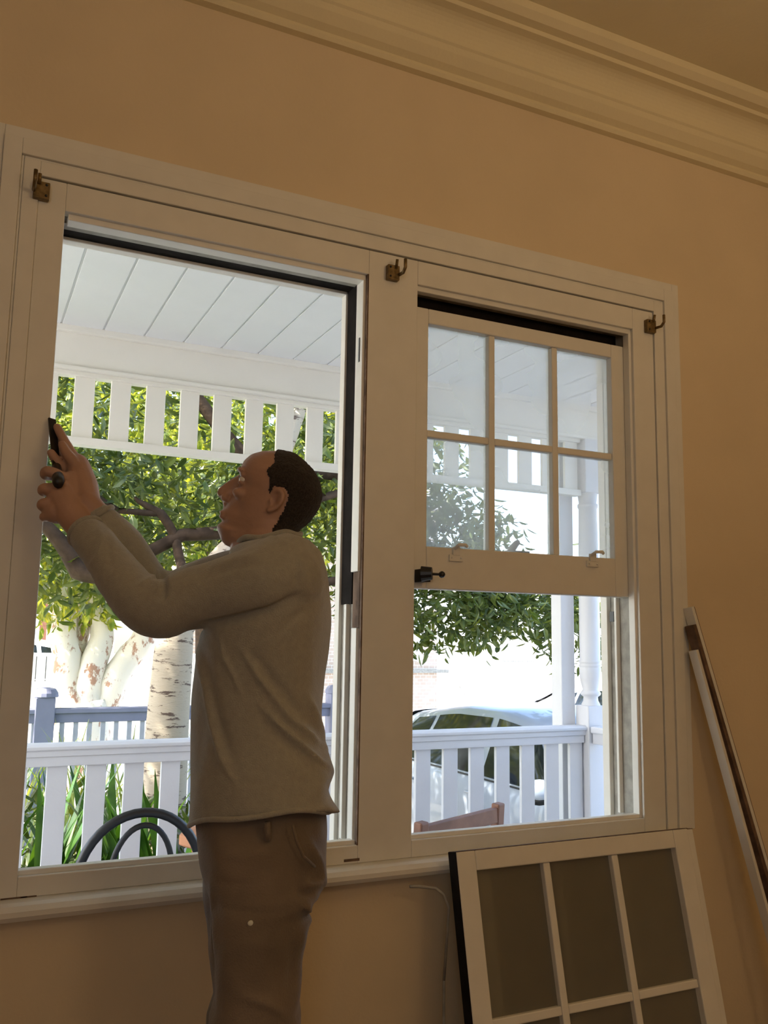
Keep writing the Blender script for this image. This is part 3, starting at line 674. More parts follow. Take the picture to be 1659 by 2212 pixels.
crown(gt, [((2.6, 10.4, 4.2), (3.8, 1.2, 1.9), 5), ((-1.2, 10.5, 3.6), (2.4, 1.2, 2.0), 2)], 7000, .24, .10, MT['leaf2'], .6, nparts=0)

# strap-leaf plants and grasses
def strap(parent, base, az, L, W, bend, m, nseg=7, name='leaf'):
    bm = bmesh.new(); d = Vector((math.cos(az), math.sin(az), 0)); s = Vector((-d.y, d.x, 0)); rows = []
    for i in range(nseg+1):
        t = i/nseg; th = bend*t*t; r = L*(t*math.sin(.18+bend*.35*t)); z = L*(t*math.cos(.18+bend*.55*t*t)); wv = W*(1-t**3)*(.55+.45*min(1, t*3))/2+.0008
        c = Vector(base)+d*r+Vector((0, 0, z)); rows.append((bm.verts.new(c-s*wv), bm.verts.new(c-d*wv*.25-Vector((0, 0, wv*.2))), bm.verts.new(c+s*wv)))
    for a, b in zip(rows, rows[1:]):
        bm.faces.new((a[0], a[1], b[1], b[0])); bm.faces.new((a[1], a[2], b[2], b[1]))
    return obj(name, bm, m, parent, 0, True)
sp = [(-.02, 2.42, 'dark green strap-leaf clump behind the leftmost baluster'), (.33, 2.5, 'tall dark green strap-leaf clump left of the black chair back'), (.68, 2.55, 'green strap-leaf clump seen through the black chair back'), (1.0, 2.45, 'strap-leaf clump in front of the dash-marked trunk')]
for i, (x, y, lb_) in enumerate(sp):
    t = thing('strap_leaf_plant', (x, y, -.45), lb_, 'plant', 'strap-leaf plants along the verandah')
    for k in range(44):
        strap(t, (x+rng.gauss(0, .06), y+rng.gauss(0, .05), -.46), rng.uniform(0, 6.28), rng.uniform(.75, 1.25), rng.uniform(.055, .085), rng.uniform(.15, .75), MT['strap'])
for i, (x, y, lb_) in enumerate([(.75, 3.9, 'pale spiky grass clump between the rails left of the spotted trunk'), (.35, 3.7, 'pale grass clump below the front fence post'), (1.0, 3.6, 'pale grass clump touching the spotted trunk'), (.1, 3.5, 'pale grass clump at the far left below the fence'), (1.7, 3.6, 'grass clump right of the spotted trunk')]):
    t = thing('grass_clump', (x, y, -.45), lb_, 'grass', 'grass clumps in the front garden')
    for k in range(44):
        strap(t, (x+rng.gauss(0, .07), y+rng.gauss(0, .07), -.46), rng.uniform(0, 6.28), rng.uniform(.75, 1.35), rng.uniform(.012, .022), rng.uniform(.2, 1.1), MT['grass'], 6, 'blade')
t = thing('garden_shrub', (.3, 3.1, -.45), 'dark low shrub between the strap leaves and the front fence', 'shrub')
branch('stem', [(.3, 3.1, -.5), (.3, 3.1, -.1)], [.03, .02], MT['branch'], t)
crown(t, [((.3, 3.15, -.08), (1.5, .35, .52), 1), ((1.6, 3.05, -.2), (.5, .3, .35), .2)], 3600, .09, .032, MT['leaf'], -.3, regions=((50, 420, 1640, 1880),))

# ------------------------------------------------------------------ removed sashes and timber strips leaning on the wall
def lean_sash(label, x, ytop, ztop, ybot, W, Hh, tilt=0):
    t = thing('leaning_sash', (x+W/2, ybot, 0), label, 'window sash', 'removed window sashes leaning below the window')
    up = Vector((0, ytop-ybot, ztop)).normalized(); xx = Vector((math.cos(tilt), 0, math.sin(tilt)))
    up = (up-xx*up.dot(xx)).normalized(); yy = up.cross(xx)
    mt = Matrix((xx, yy, up)).transposed().to_4x4(); mt.translation = Vector((x, ytop, ztop))-up*Hh
    fr_ = None
    for nm, bm, mm, bv in sash('frame', W, Hh, .036, .052, .045, .075, .020, MT['trim'], MT['glass2']):
        bmesh.ops.transform(bm, matrix=mt, verts=bm.verts); obj(nm, bm, mm, t, bv)
    bm = B(-.0015, 0, .0, .036, .0, Hh); bmesh.ops.transform(bm, matrix=mt, verts=bm.verts); obj('bare_edge', bm, MT['dark'], t, label='dark unpainted side edge')
    bm = B((-.0, W, .0005, .0355, Hh, Hh+.0012)); bmesh.ops.transform(bm, matrix=mt, verts=bm.verts); obj('scraped_top', bm, MT['bare'], t, label='scraped bare top edge')
    return t
ptl = at(985, 1840, -.125); ptr = at(1485, 1790, -.125)
print('LEAN', ptl, ptr)
lean_sash('cream six-pane window sash leaning on the wall, front one of the two', ptl.x, -.125, (ptl.z+ptr.z)/2, -.30, ptr.x-ptl.x, .765)
lean_sash('second cream window sash mostly hidden behind the front leaning sash', ptl.x+.058, -.088, (ptl.z+ptr.z)/2-.012, -.255, ptr.x-ptl.x-.003, .76)
bm = bmesh.new(); a = at(885, 1915, -.06); b = at(925, 1917, -.07); c = at(958, 1932, -.085)
tube(bm, [a, a.lerp(b, .5)+Vector((0, 0, .001)), b, b.lerp(c, .5)+Vector((0, 0, .006)), c, c+Vector((.012, -.005, -.03)), c+Vector((.014, .02, -.20))], .0035, 8)
bm2 = bm; tube(bm2, [c+Vector((.014, .02, -.20)), c+Vector((.02, .03, -.45)), Vector((c.x+.02, c.y+.03, .006)), Vector((c.x+.1, c.y+.02, .004))], .0035, 8)
obj('sash_cord', bm2, MT['grime'], None, 0, True, label='thin grey sash cord poking out left of the leaning sashes', cat='cord')
A0 = at(1487, 1312, -.014); A1 = at(1659, 1905, -.10)
d = (A1-A0).normalized(); Lt = A0.z/-d.z
foot = A0+d*Lt
print('STRIP', A0, foot)
for i, (ox, oy, col, wd, th, lab, up_) in enumerate([(0.0, 0, 'white', .014, .030, 'longest cream timber strip leaning on the wall right of the window', 0), (-.021, -.004, 'bare', .016, .030, 'bare dark timber strip between the two cream leaning strips', .055), (-.044, -.006, 'white', .013, .026, 'cream timber strip on the left of the leaning bundle', .13)]):
    p = A0+Vector((ox, oy, -up_))+Vector((d.x, d.y, 0))*0 + d*0
    p = A0+d*up_+Vector((ox*.8, oy, 0)); q = foot+Vector((ox*(1.6 if i == 2 else 1.0), oy*2, .0))
    bm = bmesh.new(); bar(bm, q, p, wd, th, Vector((.25, -1, 0)))
    t = obj('timber_strip', bm, MT[col] if col != 'white' else MT['trim'], None, .001, label=lab, cat='timber strip', group='timber strips leaning right of the window')
    if i != 1:
        bm = bmesh.new(); sh = (q-p).normalized(); e = Vector((.0, -th/2, 0)); ex = Vector((wd/2+.001, 0, 0))
        bar(bm, q+ex, p+ex, .002, th*.9, Vector((.25, -1, 0))); o = obj('raw_edge', bm, MT['bare'], None); o.parent = t

# ------------------------------------------------------------------ the man
C0 = Vector((.556, -.31, 1.3))
VW = Vector((.30, .954, 0)).normalized(); E1 = Vector((VW.y, -VW.x, 0))       # E1: image right
def mp(px, py, n=0.0):
    d = ray(px, py); t = ((C0+VW*n)-CAM).dot(VW)/d.dot(VW); return CAM+d*t
HA = R_(30); HF = Vector((-math.cos(HA), math.sin(HA), 0)); HN = Vector((-HF.y, HF.x, 0))
def rings_mesh(bm, rows, seg=40, pw=2.2, vd=VW):
    """rows: (pyL, pxL, pyR, pxR, half-depth, n)"""
    out = []
    for (yl, xl, yr, xr, b, n) in rows:
        L, Rr = mp(xl, yl, n), mp(xr, yr, n); c = (L+Rr)/2; a = (Rr-L)/2; ring = []
        for k in range(seg):
            th = 2*math.pi*k/seg; cs, sn = math.cos(th), math.sin(th)
            ring.append(bm.verts.new(c+a*(abs(cs)**(2/pw)*(1 if cs > 0 else -1))+vd*(b*abs(sn)**(2/pw)*(1 if sn > 0 else -1))))
        out.append(ring)
    for p, q in zip(out, out[1:]):
        for k in range(seg): bm.faces.new((p[k], p[(k+1) % seg], q[(k+1) % seg], q[k]))
    bm.faces.new(out[0][::-1]); bm.faces.new(out[-1]); return out
def densify(rows, n=4):
    out = []
    for i in range(len(rows)-1):
        p0, p1, p2, p3 = rows[max(i-1, 0)], rows[i], rows[i+1], rows[min(i+2, len(rows)-1)]
        for k in range(n):
            t = k/n; out.append(tuple(.5*((2*b)+(c-a)*t+(2*a-5*b+4*c-e)*t*t+(3*b-a-3*c+e)*t**3) for a, b, c, e in zip(p0, p1, p2, p3)))
    out.append(rows[-1]); return out
def remesh(bm, voxel, smooth=2, fac=.5):
    bmesh.ops.recalc_face_normals(bm, faces=bm.faces)
    me = bpy.data.meshes.new('tmp'); bm.to_mesh(me); bm.free(); o = bpy.data.objects.new('tmp', me); COL.objects.link(o)
    r = o.modifiers.new('r', 'REMESH'); r.mode = 'VOXEL'; r.voxel_size = voxel
    s = o.modifiers.new('s', 'SMOOTH'); s.iterations = smooth; s.factor = fac
    dg = bpy.context.evaluated_depsgraph_get(); e = o.evaluated_get(dg); m2 = bpy.data.meshes.new_from_object(e)
    bpy.data.objects.remove(o); bpy.data.meshes.remove(me); return m2
def co_of(me):
    a = np.empty(len(me.vertices)*3, dtype=np.float64); me.vertices.foreach_get('co', a); return a.reshape(-1, 3)
def no_of(me):
    a = np.empty(len(me.vertices)*3, dtype=np.float64); me.vertices.foreach_get('normal', a); return a.reshape(-1, 3)
def set_co(me, a): me.vertices.foreach_set('co', a.reshape(-1)); me.update()
def pix(co):
    d = co-np.array(CAM); z = d@np.array(FWD); return np.stack([829.5+F*(d@np.array(RT))/z, 1106-F*(d@np.array(UP))/z], 1)
def fold(me, lines, face=-1):
    """raise or sink creases of the cloth along lines on the side facing the viewer (face=-1) ; widths in metres"""
    co = co_of(me); no = no_of(me); px = pix(co); V = np.array(VW); facing = (no@V)*face
    disp = np.zeros(len(co))
    for pts, amp, wd in lines:
        best = np.full(len(co), 1e9); tt = np.zeros(len(co)); P = np.array(pts, float); n = len(P)-1
        for i in range(n):
            a, b = P[i], P[i+1]; ab = b-a; t = np.clip(((px-a)@ab)/(ab@ab), 0, 1); q = a+t[:, None]*ab
            dd = np.hypot(*(px-q).T); mk = dd < best; best[mk] = dd[mk]; tt[mk] = (i+t[mk])/n
        env = np.clip(np.sin(np.pi*np.clip(tt*.96+.02, 0, 1)), 0, 1)**.6
        disp += amp*np.exp(-(best/(wd*1150))**2)*env
    disp *= np.clip(facing*2.5+.6, 0, 1)
    set_co(me, co+no*disp[:, None])
def noise_disp(me, amp, sc_, aniso=(1, 1, 1)):
    co = co_of(me); no = no_of(me)
    d = np.array([noise.fractal(Vector((c[0]*sc_*aniso[0], c[1]*sc_*aniso[1], c[2]*sc_*aniso[2])), 1, 2, 3) for c in co])
    set_co(me, co+no*(d*amp)[:, None])
def to_obj(name, me, m, parent, label=None):
    me.name = name; me.materials.clear(); me.materials.append(m)
    me.polygons.foreach_set('use_smooth', [True]*len(me.polygons))
    o = bpy.data.objects.new(name, me); COL.objects.link(o)
    if parent:
        o.parent = parent
    if label: o['label'] = label
    return o

def mpx(px, py, y): return at(px, py, y)
# --- head in its own frame: X forward, Y left, Z up, origin at ear canal
TH = R_(21); HS = .86
HX = (HF*math.cos(TH)+Vector((0, 0, 1))*math.sin(TH)); HY = HN.copy(); HZ = HX.cross(HY)
HO = mp(571, 1076, -.068) - HY*.066
HM = Matrix((HX, HY, HZ)).transposed().to_4x4() @ Matrix.Scale(HS, 4); HM.translation = HO
FRT = [(-.118, .070), (-.112, .088), (-.10, .099), (-.088, .097), (-.080, .092), (-.073, .099), (-.067, .098), (-.060, .104), (-.052, .099), (-.045, .096), (-.02, .093), (.0, .090), (.022, .084), (.034, .094), (.045, .100), (.07, .099), (.09, .089), (.108, .066), (.120, .036), (.127, .0)]
BCK = [(-.118, .050), (-.10, .018), (-.08, -.012), (-.06, -.045), (-.035, -.080), (-.01, -.096), (.03, -.106), (.06, -.102), (.09, -.082), (.108, -.058), (.120, -.030), (.127, -.004)]
WID = [(-.118, .016), (-.112, .028), (-.10, .038), (-.08, .050), (-.05, .061), (-.02, .067), (.0, .070), (.03, .073), (.06, .075), (.085, .067), (.108, .046), (.120, .026), (.127, .004)]
def lin(T, x):
    return float(np.interp(x, [t[0] for t in T], [t[1] for t in T]))
def head_rings(bm, inflate=0, zs=None):
    prev = None; seg = 48; zs = zs if zs is not None else np.linspace(-.118, .127, 50)
    for z in zs:
        f, b, wd = lin(FRT, z)+inflate, lin(BCK, z)-inflate, lin(WID, z)+inflate; mid = min(-.012+(f+b)*.15, f-.01); ring = []
        if b > mid: mid = (f+b)/2
        for k in range(seg):
            th = 2*math.pi*k/seg; cs, sn = math.cos(th), math.sin(th)
            pw = 2.0 if cs > 0 else 2.15
            rx = (f-mid) if cs > 0 else (mid-b)
            y = wd*math.copysign(abs(sn)**(2/pw), sn); x = mid+rx*math.copysign(abs(cs)**(2/pw), cs)
            if z < .02 and cs > 0: y *= 1-.10*cs*cs
            ring.append(bm.verts.new(HM @ Vector((x, y, z))))
        if prev:
            for k in range(seg): bm.faces.new((prev[k], prev[(k+1) % seg], ring[(k+1) % seg], ring[k]))
        else: bm.faces.new(ring[::-1])
        prev = ring
    bm.faces.new(prev)
bm = bmesh.new(); head_rings(bm)
def hb_(p, r, sub=2, rot=None):
    mm = HM @ Matrix.Translation(p) @ (rot.to_4x4() if rot else Matrix()) @ Matrix.Diagonal((*(r if isinstance(r, tuple) else (r, r, r)), 1))
    bmesh.ops.create_icosphere(bm, subdivisions=sub, radius=1, matrix=mm)
def hl(pts, rad): limb(bm, [HM @ Vector(p) for p in pts], [r*HS for r in rad], 12)
hl([(.089, 0, .032), (.105, 0, .010), (.118, 0, -.012), (.121, 0, -.021)], [.009, .0105, .0115, .0110])       # nose
hl([(.088, 0, .026), (.096, 0, .008), (.102, 0, -.010), (.104, 0, -.022)], [.011, .0125, .014, .014])
hl([(.116, 0, -.027), (.102, 0, -.036), (.096, 0, -.050)], [.008, .009, .007])
for s in (1, -1):
    hb_((.104, s*.013, -.029), (.012, .009, .009)); hb_((.0765, s*.031, .0335), (.0125, .017, .0065)); hb_((.0755, s*.031, .0165), (.0115, .016, .006)); hb_((.086, s*.030, .044), (.014, .022, .007))          # wings, brow
    hb_((.066, s*.042, -.008), (.020, .014, .014))                                                        # cheekbone
    hb_((.092, s*.012, -.064), (.013, .020, .0055)); hb_((.090, s*.011, -.073), (.012, .018, .006))        # lips
    # ear: helix, lobe, concha bowl
    rim = [(-.016, s*.070, .011), (-.015, s*.074, .023), (-.024, s*.078, .029), (-.036, s*.080, .024), (-.040, s*.081, .010), (-.036, s*.079, -.006), (-.027, s*.075, -.017), (-.019, s*.071, -.022)]
    hl(rim, [.0045, .005, .0055, .0058, .0055, .005, .006, .006])
    hl([(-.030, s*.076, .022), (-.032, s*.077, .008), (-.026, s*.075, -.008)], [.004, .0045, .004]); hb_((-.026, s*.071, .004), (.015, .006, .025)); hb_((-.015, s*.073, .0), (.004, .006, .006))
# neck
npts = [mp(580, 1200, 0), mp(582, 1150, 0), HM @ Vector((-.022, 0, -.050)), HM @ Vector((-.022, 0, .0))]
limb(bm, npts, [.066, .058, .055, .050], 24)
limb(bm, [HM @ Vector((.055, 0, -.098)), mp(548, 1162, 0), mp(548, 1200, 0)], [.030, .042, .05], 16)
# arms (skin continuous to the torso under the clothes)
SL, EL, WL = mp(606, 1244, -.15), mp(327, 1316, -.10), mpx(180, 1143, -.145)
SR, ER, WR_ = mp(590, 1235, .13), mp(345, 1285, .10), mpx(186, 1082, -.115)
limb(bm, [SL, SL.lerp(EL, .5)+Vector((0, 0, .006)), EL, EL.lerp(WL, .5), WL], [.040, .036, .034, .032, .027], 20)
limb(bm, [SR, SR.lerp(ER, .5), ER, ER.lerp(WR_, .5), WR_], [.040, .036, .032, .030, .025], 20)
# torso, pelvis, legs
rings_mesh(bm, densify([(1200, 530, 1200, 645, .09, 0), (1260, 500, 1260, 670, .125, 0), (1400, 460, 1400, 675, .125, 0), (1600, 450, 1600, 665, .12, 0), (1760, 450, 1760, 670, .12, 0), (1870, 475, 1870, 655, .11, 0)], 4))
HIPL, HIPR = mp(570, 1850, -.085), mp(545, 1850, .085)
KNL, ANL = Vector((mp(553, 2150, -.10).x, mp(553, 2150, -.10).y, .50)), Vector((.50, -.53, .09))
KNR, ANR = Vector((mp(530, 2150, .10).x-.0, mp(530, 2150, .10).y, .50)), Vector((.50, -.26, .09))
ANL = Vector((KNL.x+.01, KNL.y, .09)); ANR = Vector((KNR.x-.03, KNR.y, .09))
for h_, k_, a_ in ((HIPL, KNL, ANL), (HIPR, KNR, ANR)):
    limb(bm, [h_, h_.lerp(k_, .5), k_, k_.lerp(a_, .35)+Vector((.012, 0, 0)), a_], [.062, .058, .046, .045, .036], 20)
    fd = HF*.12; limb(bm, [a_+Vector((.02, -.01, -.045)), a_+fd+Vector((0, 0, -.058))], [.034, .026], 14)
# near (left) hand: back of hand to the room, fingers curled round the handle
PL = [mpx(176, 1140, -.135), mpx(150, 1100, -.112), mpx(132, 1066, -.100)]
limb(bm, PL, [.029, .034, .030], 16)
limb(bm, [mpx(165, 1125, -.12), mpx(158, 1080, -.105), mpx(152, 1035, -.09)], [.024, .024, .018], 14)
ball(bm, mpx(122, 1105, -.105), .026)
fing = [  # MCP, PIP, DIP, tip
    [(138, 1032, -.098), (104, 1018, -.100), (98, 1026, -.075), (118, 1030, -.055)],
    [(128, 1058, -.106), (97, 1055, -.104), (94, 1062, -.078), (116, 1066, -.058)],
    [(120, 1085, -.108), (94, 1088, -.104), (93, 1094, -.080), (112, 1096, -.062)],
    [(117, 1110, -.106), (97, 1115, -.100), (97, 1118, -.078), (112, 1118, -.064)]]
for i, f_ in enumerate(fing):
    rr = [.0125, .0115, .0105, .009] if i < 3 else [.011, .0098, .009, .008]
    limb(bm, [mpx(*p) for p in f_], rr, 12)
limb(bm, [mpx(163, 1095, -.085), mpx(150, 1040, -.060), mpx(128, 1005, -.055), mpx(110, 978, -.060)], [.019, .015, .0115, .0088], 12)   # thumb
# far (right) hand pushing on the blade
limb(bm, [mpx(190, 1090, -.115), mpx(180, 1050, -.085), mpx(166, 1005, -.055)], [.026, .030, .026], 16)
for f_, r0 in (([(158, 985, -.050), (142, 958, -.040), (130, 935, -.034), (123, 922, -.030)], .0105), ([(154, 1000, -.045), (140, 975, -.030), (132, 952, -.022), (127, 937, -.018)], .0105),
               ([(152, 1018, -.035), (136, 1000, -.015), (128, 985, -.005), (124, 970, 0)], .010), ([(156, 1036, -.030), (142, 1028, -.01), (134, 1016, 0), (130, 1006, .004)], .009)):
    limb(bm, [mpx(*p) for p in f_], [r0*1.15, r0, r0*.92, r0*.8], 12)
limb(bm, [mpx(184, 1040, -.08), mpx(160, 1000, -.075), mpx(144, 978, -.066), mpx(134, 960, -.058)], [.017, .013, .011, .009], 12)
pm = remesh(bm, .0030, 3, .5)
# carve sockets, mouth, nostrils, ear bowl in head space
co = co_of(pm); inv = np.array(HM.inverted()); lc = np.c_[co, np.ones(len(co))] @ inv.T; lc = lc[:, :3]; no = no_of(pm)
hd = np.array(HM.to_3x3()); d = np.zeros_like(co)
def dent(c, r, vec):
    g = np.exp(-(((lc-np.array(c))/np.array(r))**2).sum(1)); d[:] += g[:, None]*(hd@np.array(vec))
for s in (1, -1):
    dent((.088, s*.031, .025), (.012, .017, .006), (-.005, 0, 0)); dent((.112, s*.007, -.036), (.006, .004, .004), (-.004, 0, .008))
    dent((-.024, s*.078, .004), (.008, .014, .011), (0, -s*.010, 0)); dent((.062, s*.052, -.045), (.02, .02, .02), (-.002, -s*.004, 0))
dent((.100, 0, -.0685), (.010, .026, .0018), (-.006, 0, 0)); dent((.098, 0, -.083), (.01, .02, .006), (-.004, 0, 0))
set_co(pm, co+d)
man = to_obj('person', pm, MT['skin'], None)
tag(man, 'man with cropped dark hair, beige sweater and brown trousers, working at the window frame', 'person')
# eyes
for s in (1, -1):
    bm = bmesh.new(); bmesh.ops.create_uvsphere(bm, u_segments=20, v_segments=14, radius=.0118, matrix=HM @ Matrix.Translation((.0735, s*.0315, .025)))
    e = to_obj('eye', (lambda b: (lambda me: (b.to_mesh(me), b.free(), me)[2])(bpy.data.meshes.new('eye')))(bm), MT['eyew'], man)
    bm = bmesh.new(); bmesh.ops.create_uvsphere(bm, u_segments=14, v_segments=10, radius=.0058, matrix=HM @ Matrix.Translation((.0805, s*.033, .0265)))
    me = bpy.data.meshes.new('iris'); bm.to_mesh(me); bm.free(); i_ = to_obj('iris', me, MT['eyed'], e)
# hair: cropped cap following the skull
bm = bmesh.new(); bm.from_mesh(pm); inv4 = HM.inverted(); hp = [(.046, .135), (.030, .112), (.014, .085), (.022, .062), (.006, .045), (.000, .022), (-.006, .012), (-.010, .034), (-.032, .040), (-.048, .026), (-.050, .0), (-.046, -.030), (-.040, -.055), (-.050, -.075), (-.14, -.075), (-.14, .15)]
def inpoly(x, y, P):
    c = False; j = len(P)-1
    for i in range(len(P)):
        if ((P[i][1] > y) != (P[j][1] > y)) and (x < (P[j][0]-P[i][0])*(y-P[i][1])/(P[j][1]-P[i][1])+P[i][0]): c = not c
        j = i
    return c
kill = []
for f_ in bm.faces:
    q = inv4 @ f_.calc_center_median()
    if q.length > .2 or abs(q.y) > .080 or not inpoly(q.x+.002*noise.noise(q*90), q.z+.002*noise.noise(q*80), hp): kill.append(f_)
bmesh.ops.delete(bm, geom=kill, context='FACES'); bm.normal_update()
for v in bm.verts:
    v.co += v.normal*(.0035+.0012*noise.noise(v.co*220)) if not v.is_boundary else v.normal*.0004
me = bpy.data.meshes.new('hair'); bm.to_mesh(me); bm.free(); to_obj('hair', me, MT['hair'], man)
# thin hair over the top of the forehead and brows
for s in (1, -1):
    bm = bmesh.new(); limb(bm, [HM @ Vector((.096, s*.014, .040)), HM @ Vector((.094, s*.030, .048)), HM @ Vector((.082, s*.046, .043))], [.003, .0035, .002], 8)
    me = bpy.data.meshes.new('eyebrow'); bm.to_mesh(me); bm.free(); to_obj('eyebrow', me, MT['hair'], man)
# sweater
bm = bmesh.new()
rows = [(1176, 512, 1158, 652, .066, 0), (1186, 500, 1176, 672, .10, 0), (1205, 492, 1205, 690, .145, 0), (1235, 480, 1232, 702, .178, 0), (1280, 466, 1272, 710, .190, 0), (1340, 440, 1330, 713, .188, 0), (1400, 427, 1400, 708, .180, 0), (1470, 419, 1470, 699, .172, 0), (1540, 416, 1540, 694, .168, 0),
        (1600, 415, 1600, 697, .168, 0), (1660, 413, 1650, 708, .172, 0), (1710, 411, 1690, 706, .176, 0), (1755, 409, 1725, 708, .178, 0), (1781, 408, 1748, 716, .180, 0)]
rings_mesh(bm, densify(rows, 5), 56, 2.25)
limb(bm, [mp(618, 1238, -.125), SL.lerp(EL, .15)+Vector((0, 0, -.004)), SL.lerp(EL, .48)+Vector((0, 0, -.002)), SL.lerp(EL, .75), EL, EL.lerp(WL, .35)+Vector((-.004, 0, -.004)), EL.lerp(WL, .68), EL.lerp(WL, .93)], [.078, .072, .061, .056, .053, .048, .042, .035], 28)
limb(bm, [mp(600, 1235, .13), SR.lerp(ER, .5), ER, ER.lerp(WR_, .5)+Vector((0, 0, .0)), ER.lerp(WR_, .80)], [.070, .062, .052, .045, .034], 24)
sm_ = remesh(bm, .0048, 5, .5)
co = co_of(sm_)
fold(sm_, [([(424, 1390), (440, 1470), (458, 1560), (480, 1660), (512, 1740)], .0075, .0055), ([(440, 1400), (458, 1490), (480, 1590), (505, 1670)], -.006, .010),
           ([(474, 1368), (484, 1420), (505, 1460), (520, 1500)], .005, .004), ([(520, 1400), (560, 1465), (620, 1545), (670, 1590), (700, 1625)], .0075, .006), ([(540, 1402), (585, 1465), (640, 1530), (690, 1585)], -.006, .009),
           ([(560, 1520), (630, 1600), (680, 1650), (708, 1672)], .009, .006), ([(560, 1555), (630, 1630), (680, 1690)], -.005, .012), ([(660, 1495), (680, 1540), (700, 1600), (702, 1640)], .008, .006),
           ([(700, 1630), (712, 1668), (690, 1710), (670, 1750)], .010, .010), ([(425, 1700), (440, 1560), (430, 1450)], -.004, .010),
           ([(400, 1362), (500, 1340), (580, 1318), (650, 1285)], -.013, .007), ([(590, 1375), (640, 1330), (668, 1318)], -.004, .008),
           ([(628, 1160), (642, 1220), (640, 1270), (610, 1310)], -.003, .004), ([(352, 1232), (356, 1270), (350, 1300)], -.010, .006), ([(340, 1228), (330, 1250), (300, 1262)], .006, .006),
           ([(205, 1140), (222, 1160), (212, 1200), (185, 1235)], .004, .005), ([(240, 1160), (236, 1190), (240, 1230)], -.004, .004), ([(430, 1250), (500, 1225), (560, 1220)], -.0035, .007), ([(440, 1230), (510, 1206), (560, 1200)], .003, .006),
           ([(600, 1370), (560, 1420), (545, 1500)], .003, .01)])
noise_disp(sm_, .0035, 9, (1, 1, .7))
# hem: let the front droop and the back corner flare out as a flap
co = co_of(sm_); px = pix(co); k = np.clip((px[:, 1]-1715)/45, 0, 1); kb = k*np.clip((px[:, 0]-650)/50, 0, 1)
nn_ = (co-np.array(C0))@np.array(VW); co[:, 2] += .038*np.clip(-nn_/.18, 0, 1)*np.clip((px[:, 1]-1560)/220, 0, 1)
co += np.outer(kb*.018, np.array(E1)) - np.outer(kb*.006, (0, 0, 1)); set_co(sm_, co)
to_obj('sweater', sm_, MT['shirt'], man)
bm = bmesh.new()   # ribbed neckband and hem band
def ringtube(bm, row, rad, seg=60, pw=2.25, sc=1.0, zz=0, hemup=0):
    yl, xl, yr, xr, b, n = row; L, Rr = mp(xl, yl, n), mp(xr, yr, n); c = (L+Rr)/2; a = (Rr-L)/2*sc; P = []
    for k in range(seg+1):
        th = 2*math.pi*k/seg; cs, sn = math.cos(th), math.sin(th); P.append(c+a*(abs(cs)**(2/pw)*math.copysign(1, cs))+VW*(b*sc*abs(sn)**(2/pw)*math.copysign(1, sn))+Vector((0, 0, zz+.003*math.sin(5*th+1)+hemup*max(0, -sn))))
    tube(bm, P, rad, 8, False)
ringtube(bm, (1172, 515, 1156, 648, .064, 0), .0065)
me = bpy.data.meshes.new('neckband'); bm.to_mesh(me); bm.free(); to_obj('neckband', me, MT['shirt'], man)
bm = bmesh.new(); L0 = mp(408, 1779); 
ringtube(bm, (1779, 410, 1750, 714, .180, 0), .005, 60, 2.25, 1.0, 0, .038)
me = bpy.data.meshes.new('hem_band'); bm.to_mesh(me); bm.free(); to_obj('hem_band', me, MT['shirt'], man)
bm = bmesh.new(); p0 = mp(204, 1160, .10); tdir = (WL-EL).normalized(); Pc = WL-tdir*.012; o1 = tdir.orthogonal().normalized(); o2 = tdir.cross(o1)
tube(bm, [Pc+(o1*math.cos(2*math.pi*k/30)+o2*math.sin(2*math.pi*k/30))*.034 for k in range(31)], .006, 8, False)
me = bpy.data.meshes.new('cuff'); bm.to_mesh(me); bm.free(); to_obj('cuff', me, MT['shirt'], man)
bm = bmesh.new(); tdir = (WR_-ER).normalized(); Pc = ER.lerp(WR_, .83); o1 = tdir.orthogonal().normalized(); o2 = tdir.cross(o1)
tube(bm, [Pc+(o1*math.cos(2*math.pi*k/30)+o2*math.sin(2*math.pi*k/30))*.033 for k in range(31)], .006, 8, False)
me = bpy.data.meshes.new('cuff'); bm.to_mesh(me); bm.free(); to_obj('cuff', me, MT['shirt'], man)
# trousers
bm = bmesh.new()
rings_mesh(bm, densify([(1712, 430, 1702, 692, .135, 0), (1752, 424, 1742, 700, .150, 0), (1800, 426, 1790, 704, .165, 0), (1850, 432, 1835, 702, .168, 0), (1890, 440, 1890, 698, .168, 0), (1930, 446, 1925, 688, .160, 0)], 4), 48, 2.3)
z0 = [(1900, 462, 1900, 692, .092, -.075), (1945, 464, 1930, 690, .098, -.080), (1965, 465, 1962, 662, .094, -.085), (2000, 464, 1990, 668, .092, -.09), (2060, 463, 2050, 653, .090, -.095), (2140, 463, 2130, 646, .088, -.10), (2212, 462, 2200, 636, .086, -.10)]
rings_mesh(bm, densify(z0, 4), 36, 2.3)
limb(bm, [mp(550, 2190, -.10), KNL+Vector((0, 0, -.02)), KNL.lerp(ANL, .5), ANL+Vector((0, 0, .03))], [.082, .078, .070, .062], 28)
z1 = [(1890, 442, 1890, 600, .085, .085), (1930, 441, 1930, 590, .088, .09), (2000, 448, 2000, 600, .086, .10), (2100, 456, 2100, 600, .084, .10), (2212, 462, 2212, 596, .080, .10)]
rings_mesh(bm, densify(z1, 4), 32, 2.2)
limb(bm, [mp(530, 2190, .10), KNR+Vector((0, 0, -.02)), KNR.lerp(ANR, .5), ANR+Vector((0, 0, .03))], [.078, .076, .068, .060], 28)
tm = remesh(bm, .0055, 4, .5)
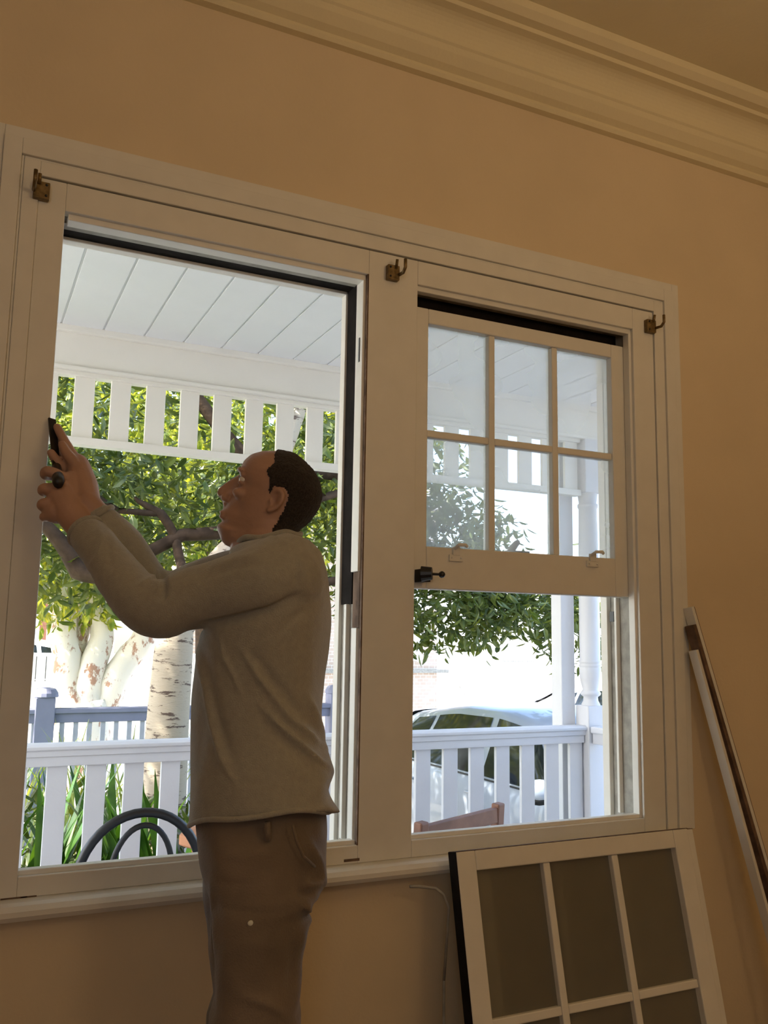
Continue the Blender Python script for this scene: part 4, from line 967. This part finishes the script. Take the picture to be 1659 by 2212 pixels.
fold(tm, [([(670, 1820), (686, 1860), (690, 1895), (694, 1915)], .012, .008), ([(655, 1905), (672, 1915), (690, 1908)], .010, .007), ([(640, 1925), (664, 1930), (684, 1928)], -.012, .008),
          ([(655, 1955), (672, 1970), (665, 2000)], .010, .008), ([(655, 1945), (660, 1960), (650, 1975)], -.006, .006), ([(660, 1990), (655, 2060), (645, 2130), (636, 2200)], .006, .008), ([(630, 2010), (636, 2080), (628, 2140)], -.005, .012),
          ([(452, 1900), (461, 1950), (466, 2000), (465, 2060)], .007, .006), ([(446, 1905), (450, 1960), (455, 2040)], -.007, .008), ([(478, 1960), (560, 1975), (640, 1965)], -.004, .009),
          ([(470, 1840), (530, 1850), (600, 1835)], .003, .010), ([(520, 2150), (580, 2170), (620, 2195)], .007, .010), ([(470, 1900), (500, 1910), (560, 1905)], -.003, .008), ([(480, 2060), (540, 2040), (620, 2050)], .003, .012)])
noise_disp(tm, .005, 8, (1, 1, .6))
to_obj('trousers', tm, MT['pants'], man)
def patchobj(name, P, rad, m, label=None):
    bm = bmesh.new(); tube(bm, P, rad, 8); me = bpy.data.meshes.new(name); bm.to_mesh(me); bm.free(); to_obj(name, me, m, man, label)
q = -.172
patchobj('belt_loop', [mp(577, 1776, q), mp(578, 1800, q+.001), mp(578, 1815, q+.004)], [.006, .006, .005], MT['pants'])
patchobj('pocket_seam', [mp(632, 1782, q+.006), mp(640, 1815, q+.002), mp(655, 1850, q+.006), mp(680, 1872, q+.03)], .0028, MT['pants'])
bm = bmesh.new(); ball(bm, mp(543, 1994, -.178), (.007, .003, .005), 2); me = bpy.data.meshes.new('paint_spot'); bm.to_mesh(me); bm.free(); to_obj('paint_spot', me, MT['spot'], man, 'small white paint spot on the left thigh')
for a_ in (ANL, ANR):
    bm = bmesh.new(); s_0 = a_+Vector((.03, -.015, -.045)); limb(bm, [s_0, s_0+HF*.10+Vector((0, 0, -.004)), s_0+HF*.22+Vector((0, 0, -.012))], [.044, .042, .032], 18); limb(bm, [s_0, a_+Vector((0, 0, .05))], [.046, .048], 18)
    for v in bm.verts: v.co.z = max(v.co.z, .004)
    me = remesh(bm, .006, 3); to_obj('boot', me, MT['shoe'], man)
# tool held in both hands
tl = thing('chisel', tuple(mpx(125, 1032, -.07)), 'dark flat chisel with a black handle gripped against the left window jamb', 'tool')
ht, hb2 = mpx(124, 1000, -.052), mpx(127, 1050, -.082)
bm = bmesh.new(); tube(bm, [mpx(126, 1046, -.142), mpx(126, 1038, -.128), mpx(125, 1028, -.10), mpx(122, 1008, -.064)], [.0095, .0125, .0115, .009], 14); obj('handle', bm, MT['black'], tl, 0, True)
bm = bmesh.new(); bar(bm, mpx(122, 1012, -.068), mpx(112, 905, -.006), .017, .005, Vector((.4, -1, 0))); obj('blade', bm, MT['steel'], tl, .001)
print('objects', len(bpy.data.objects))
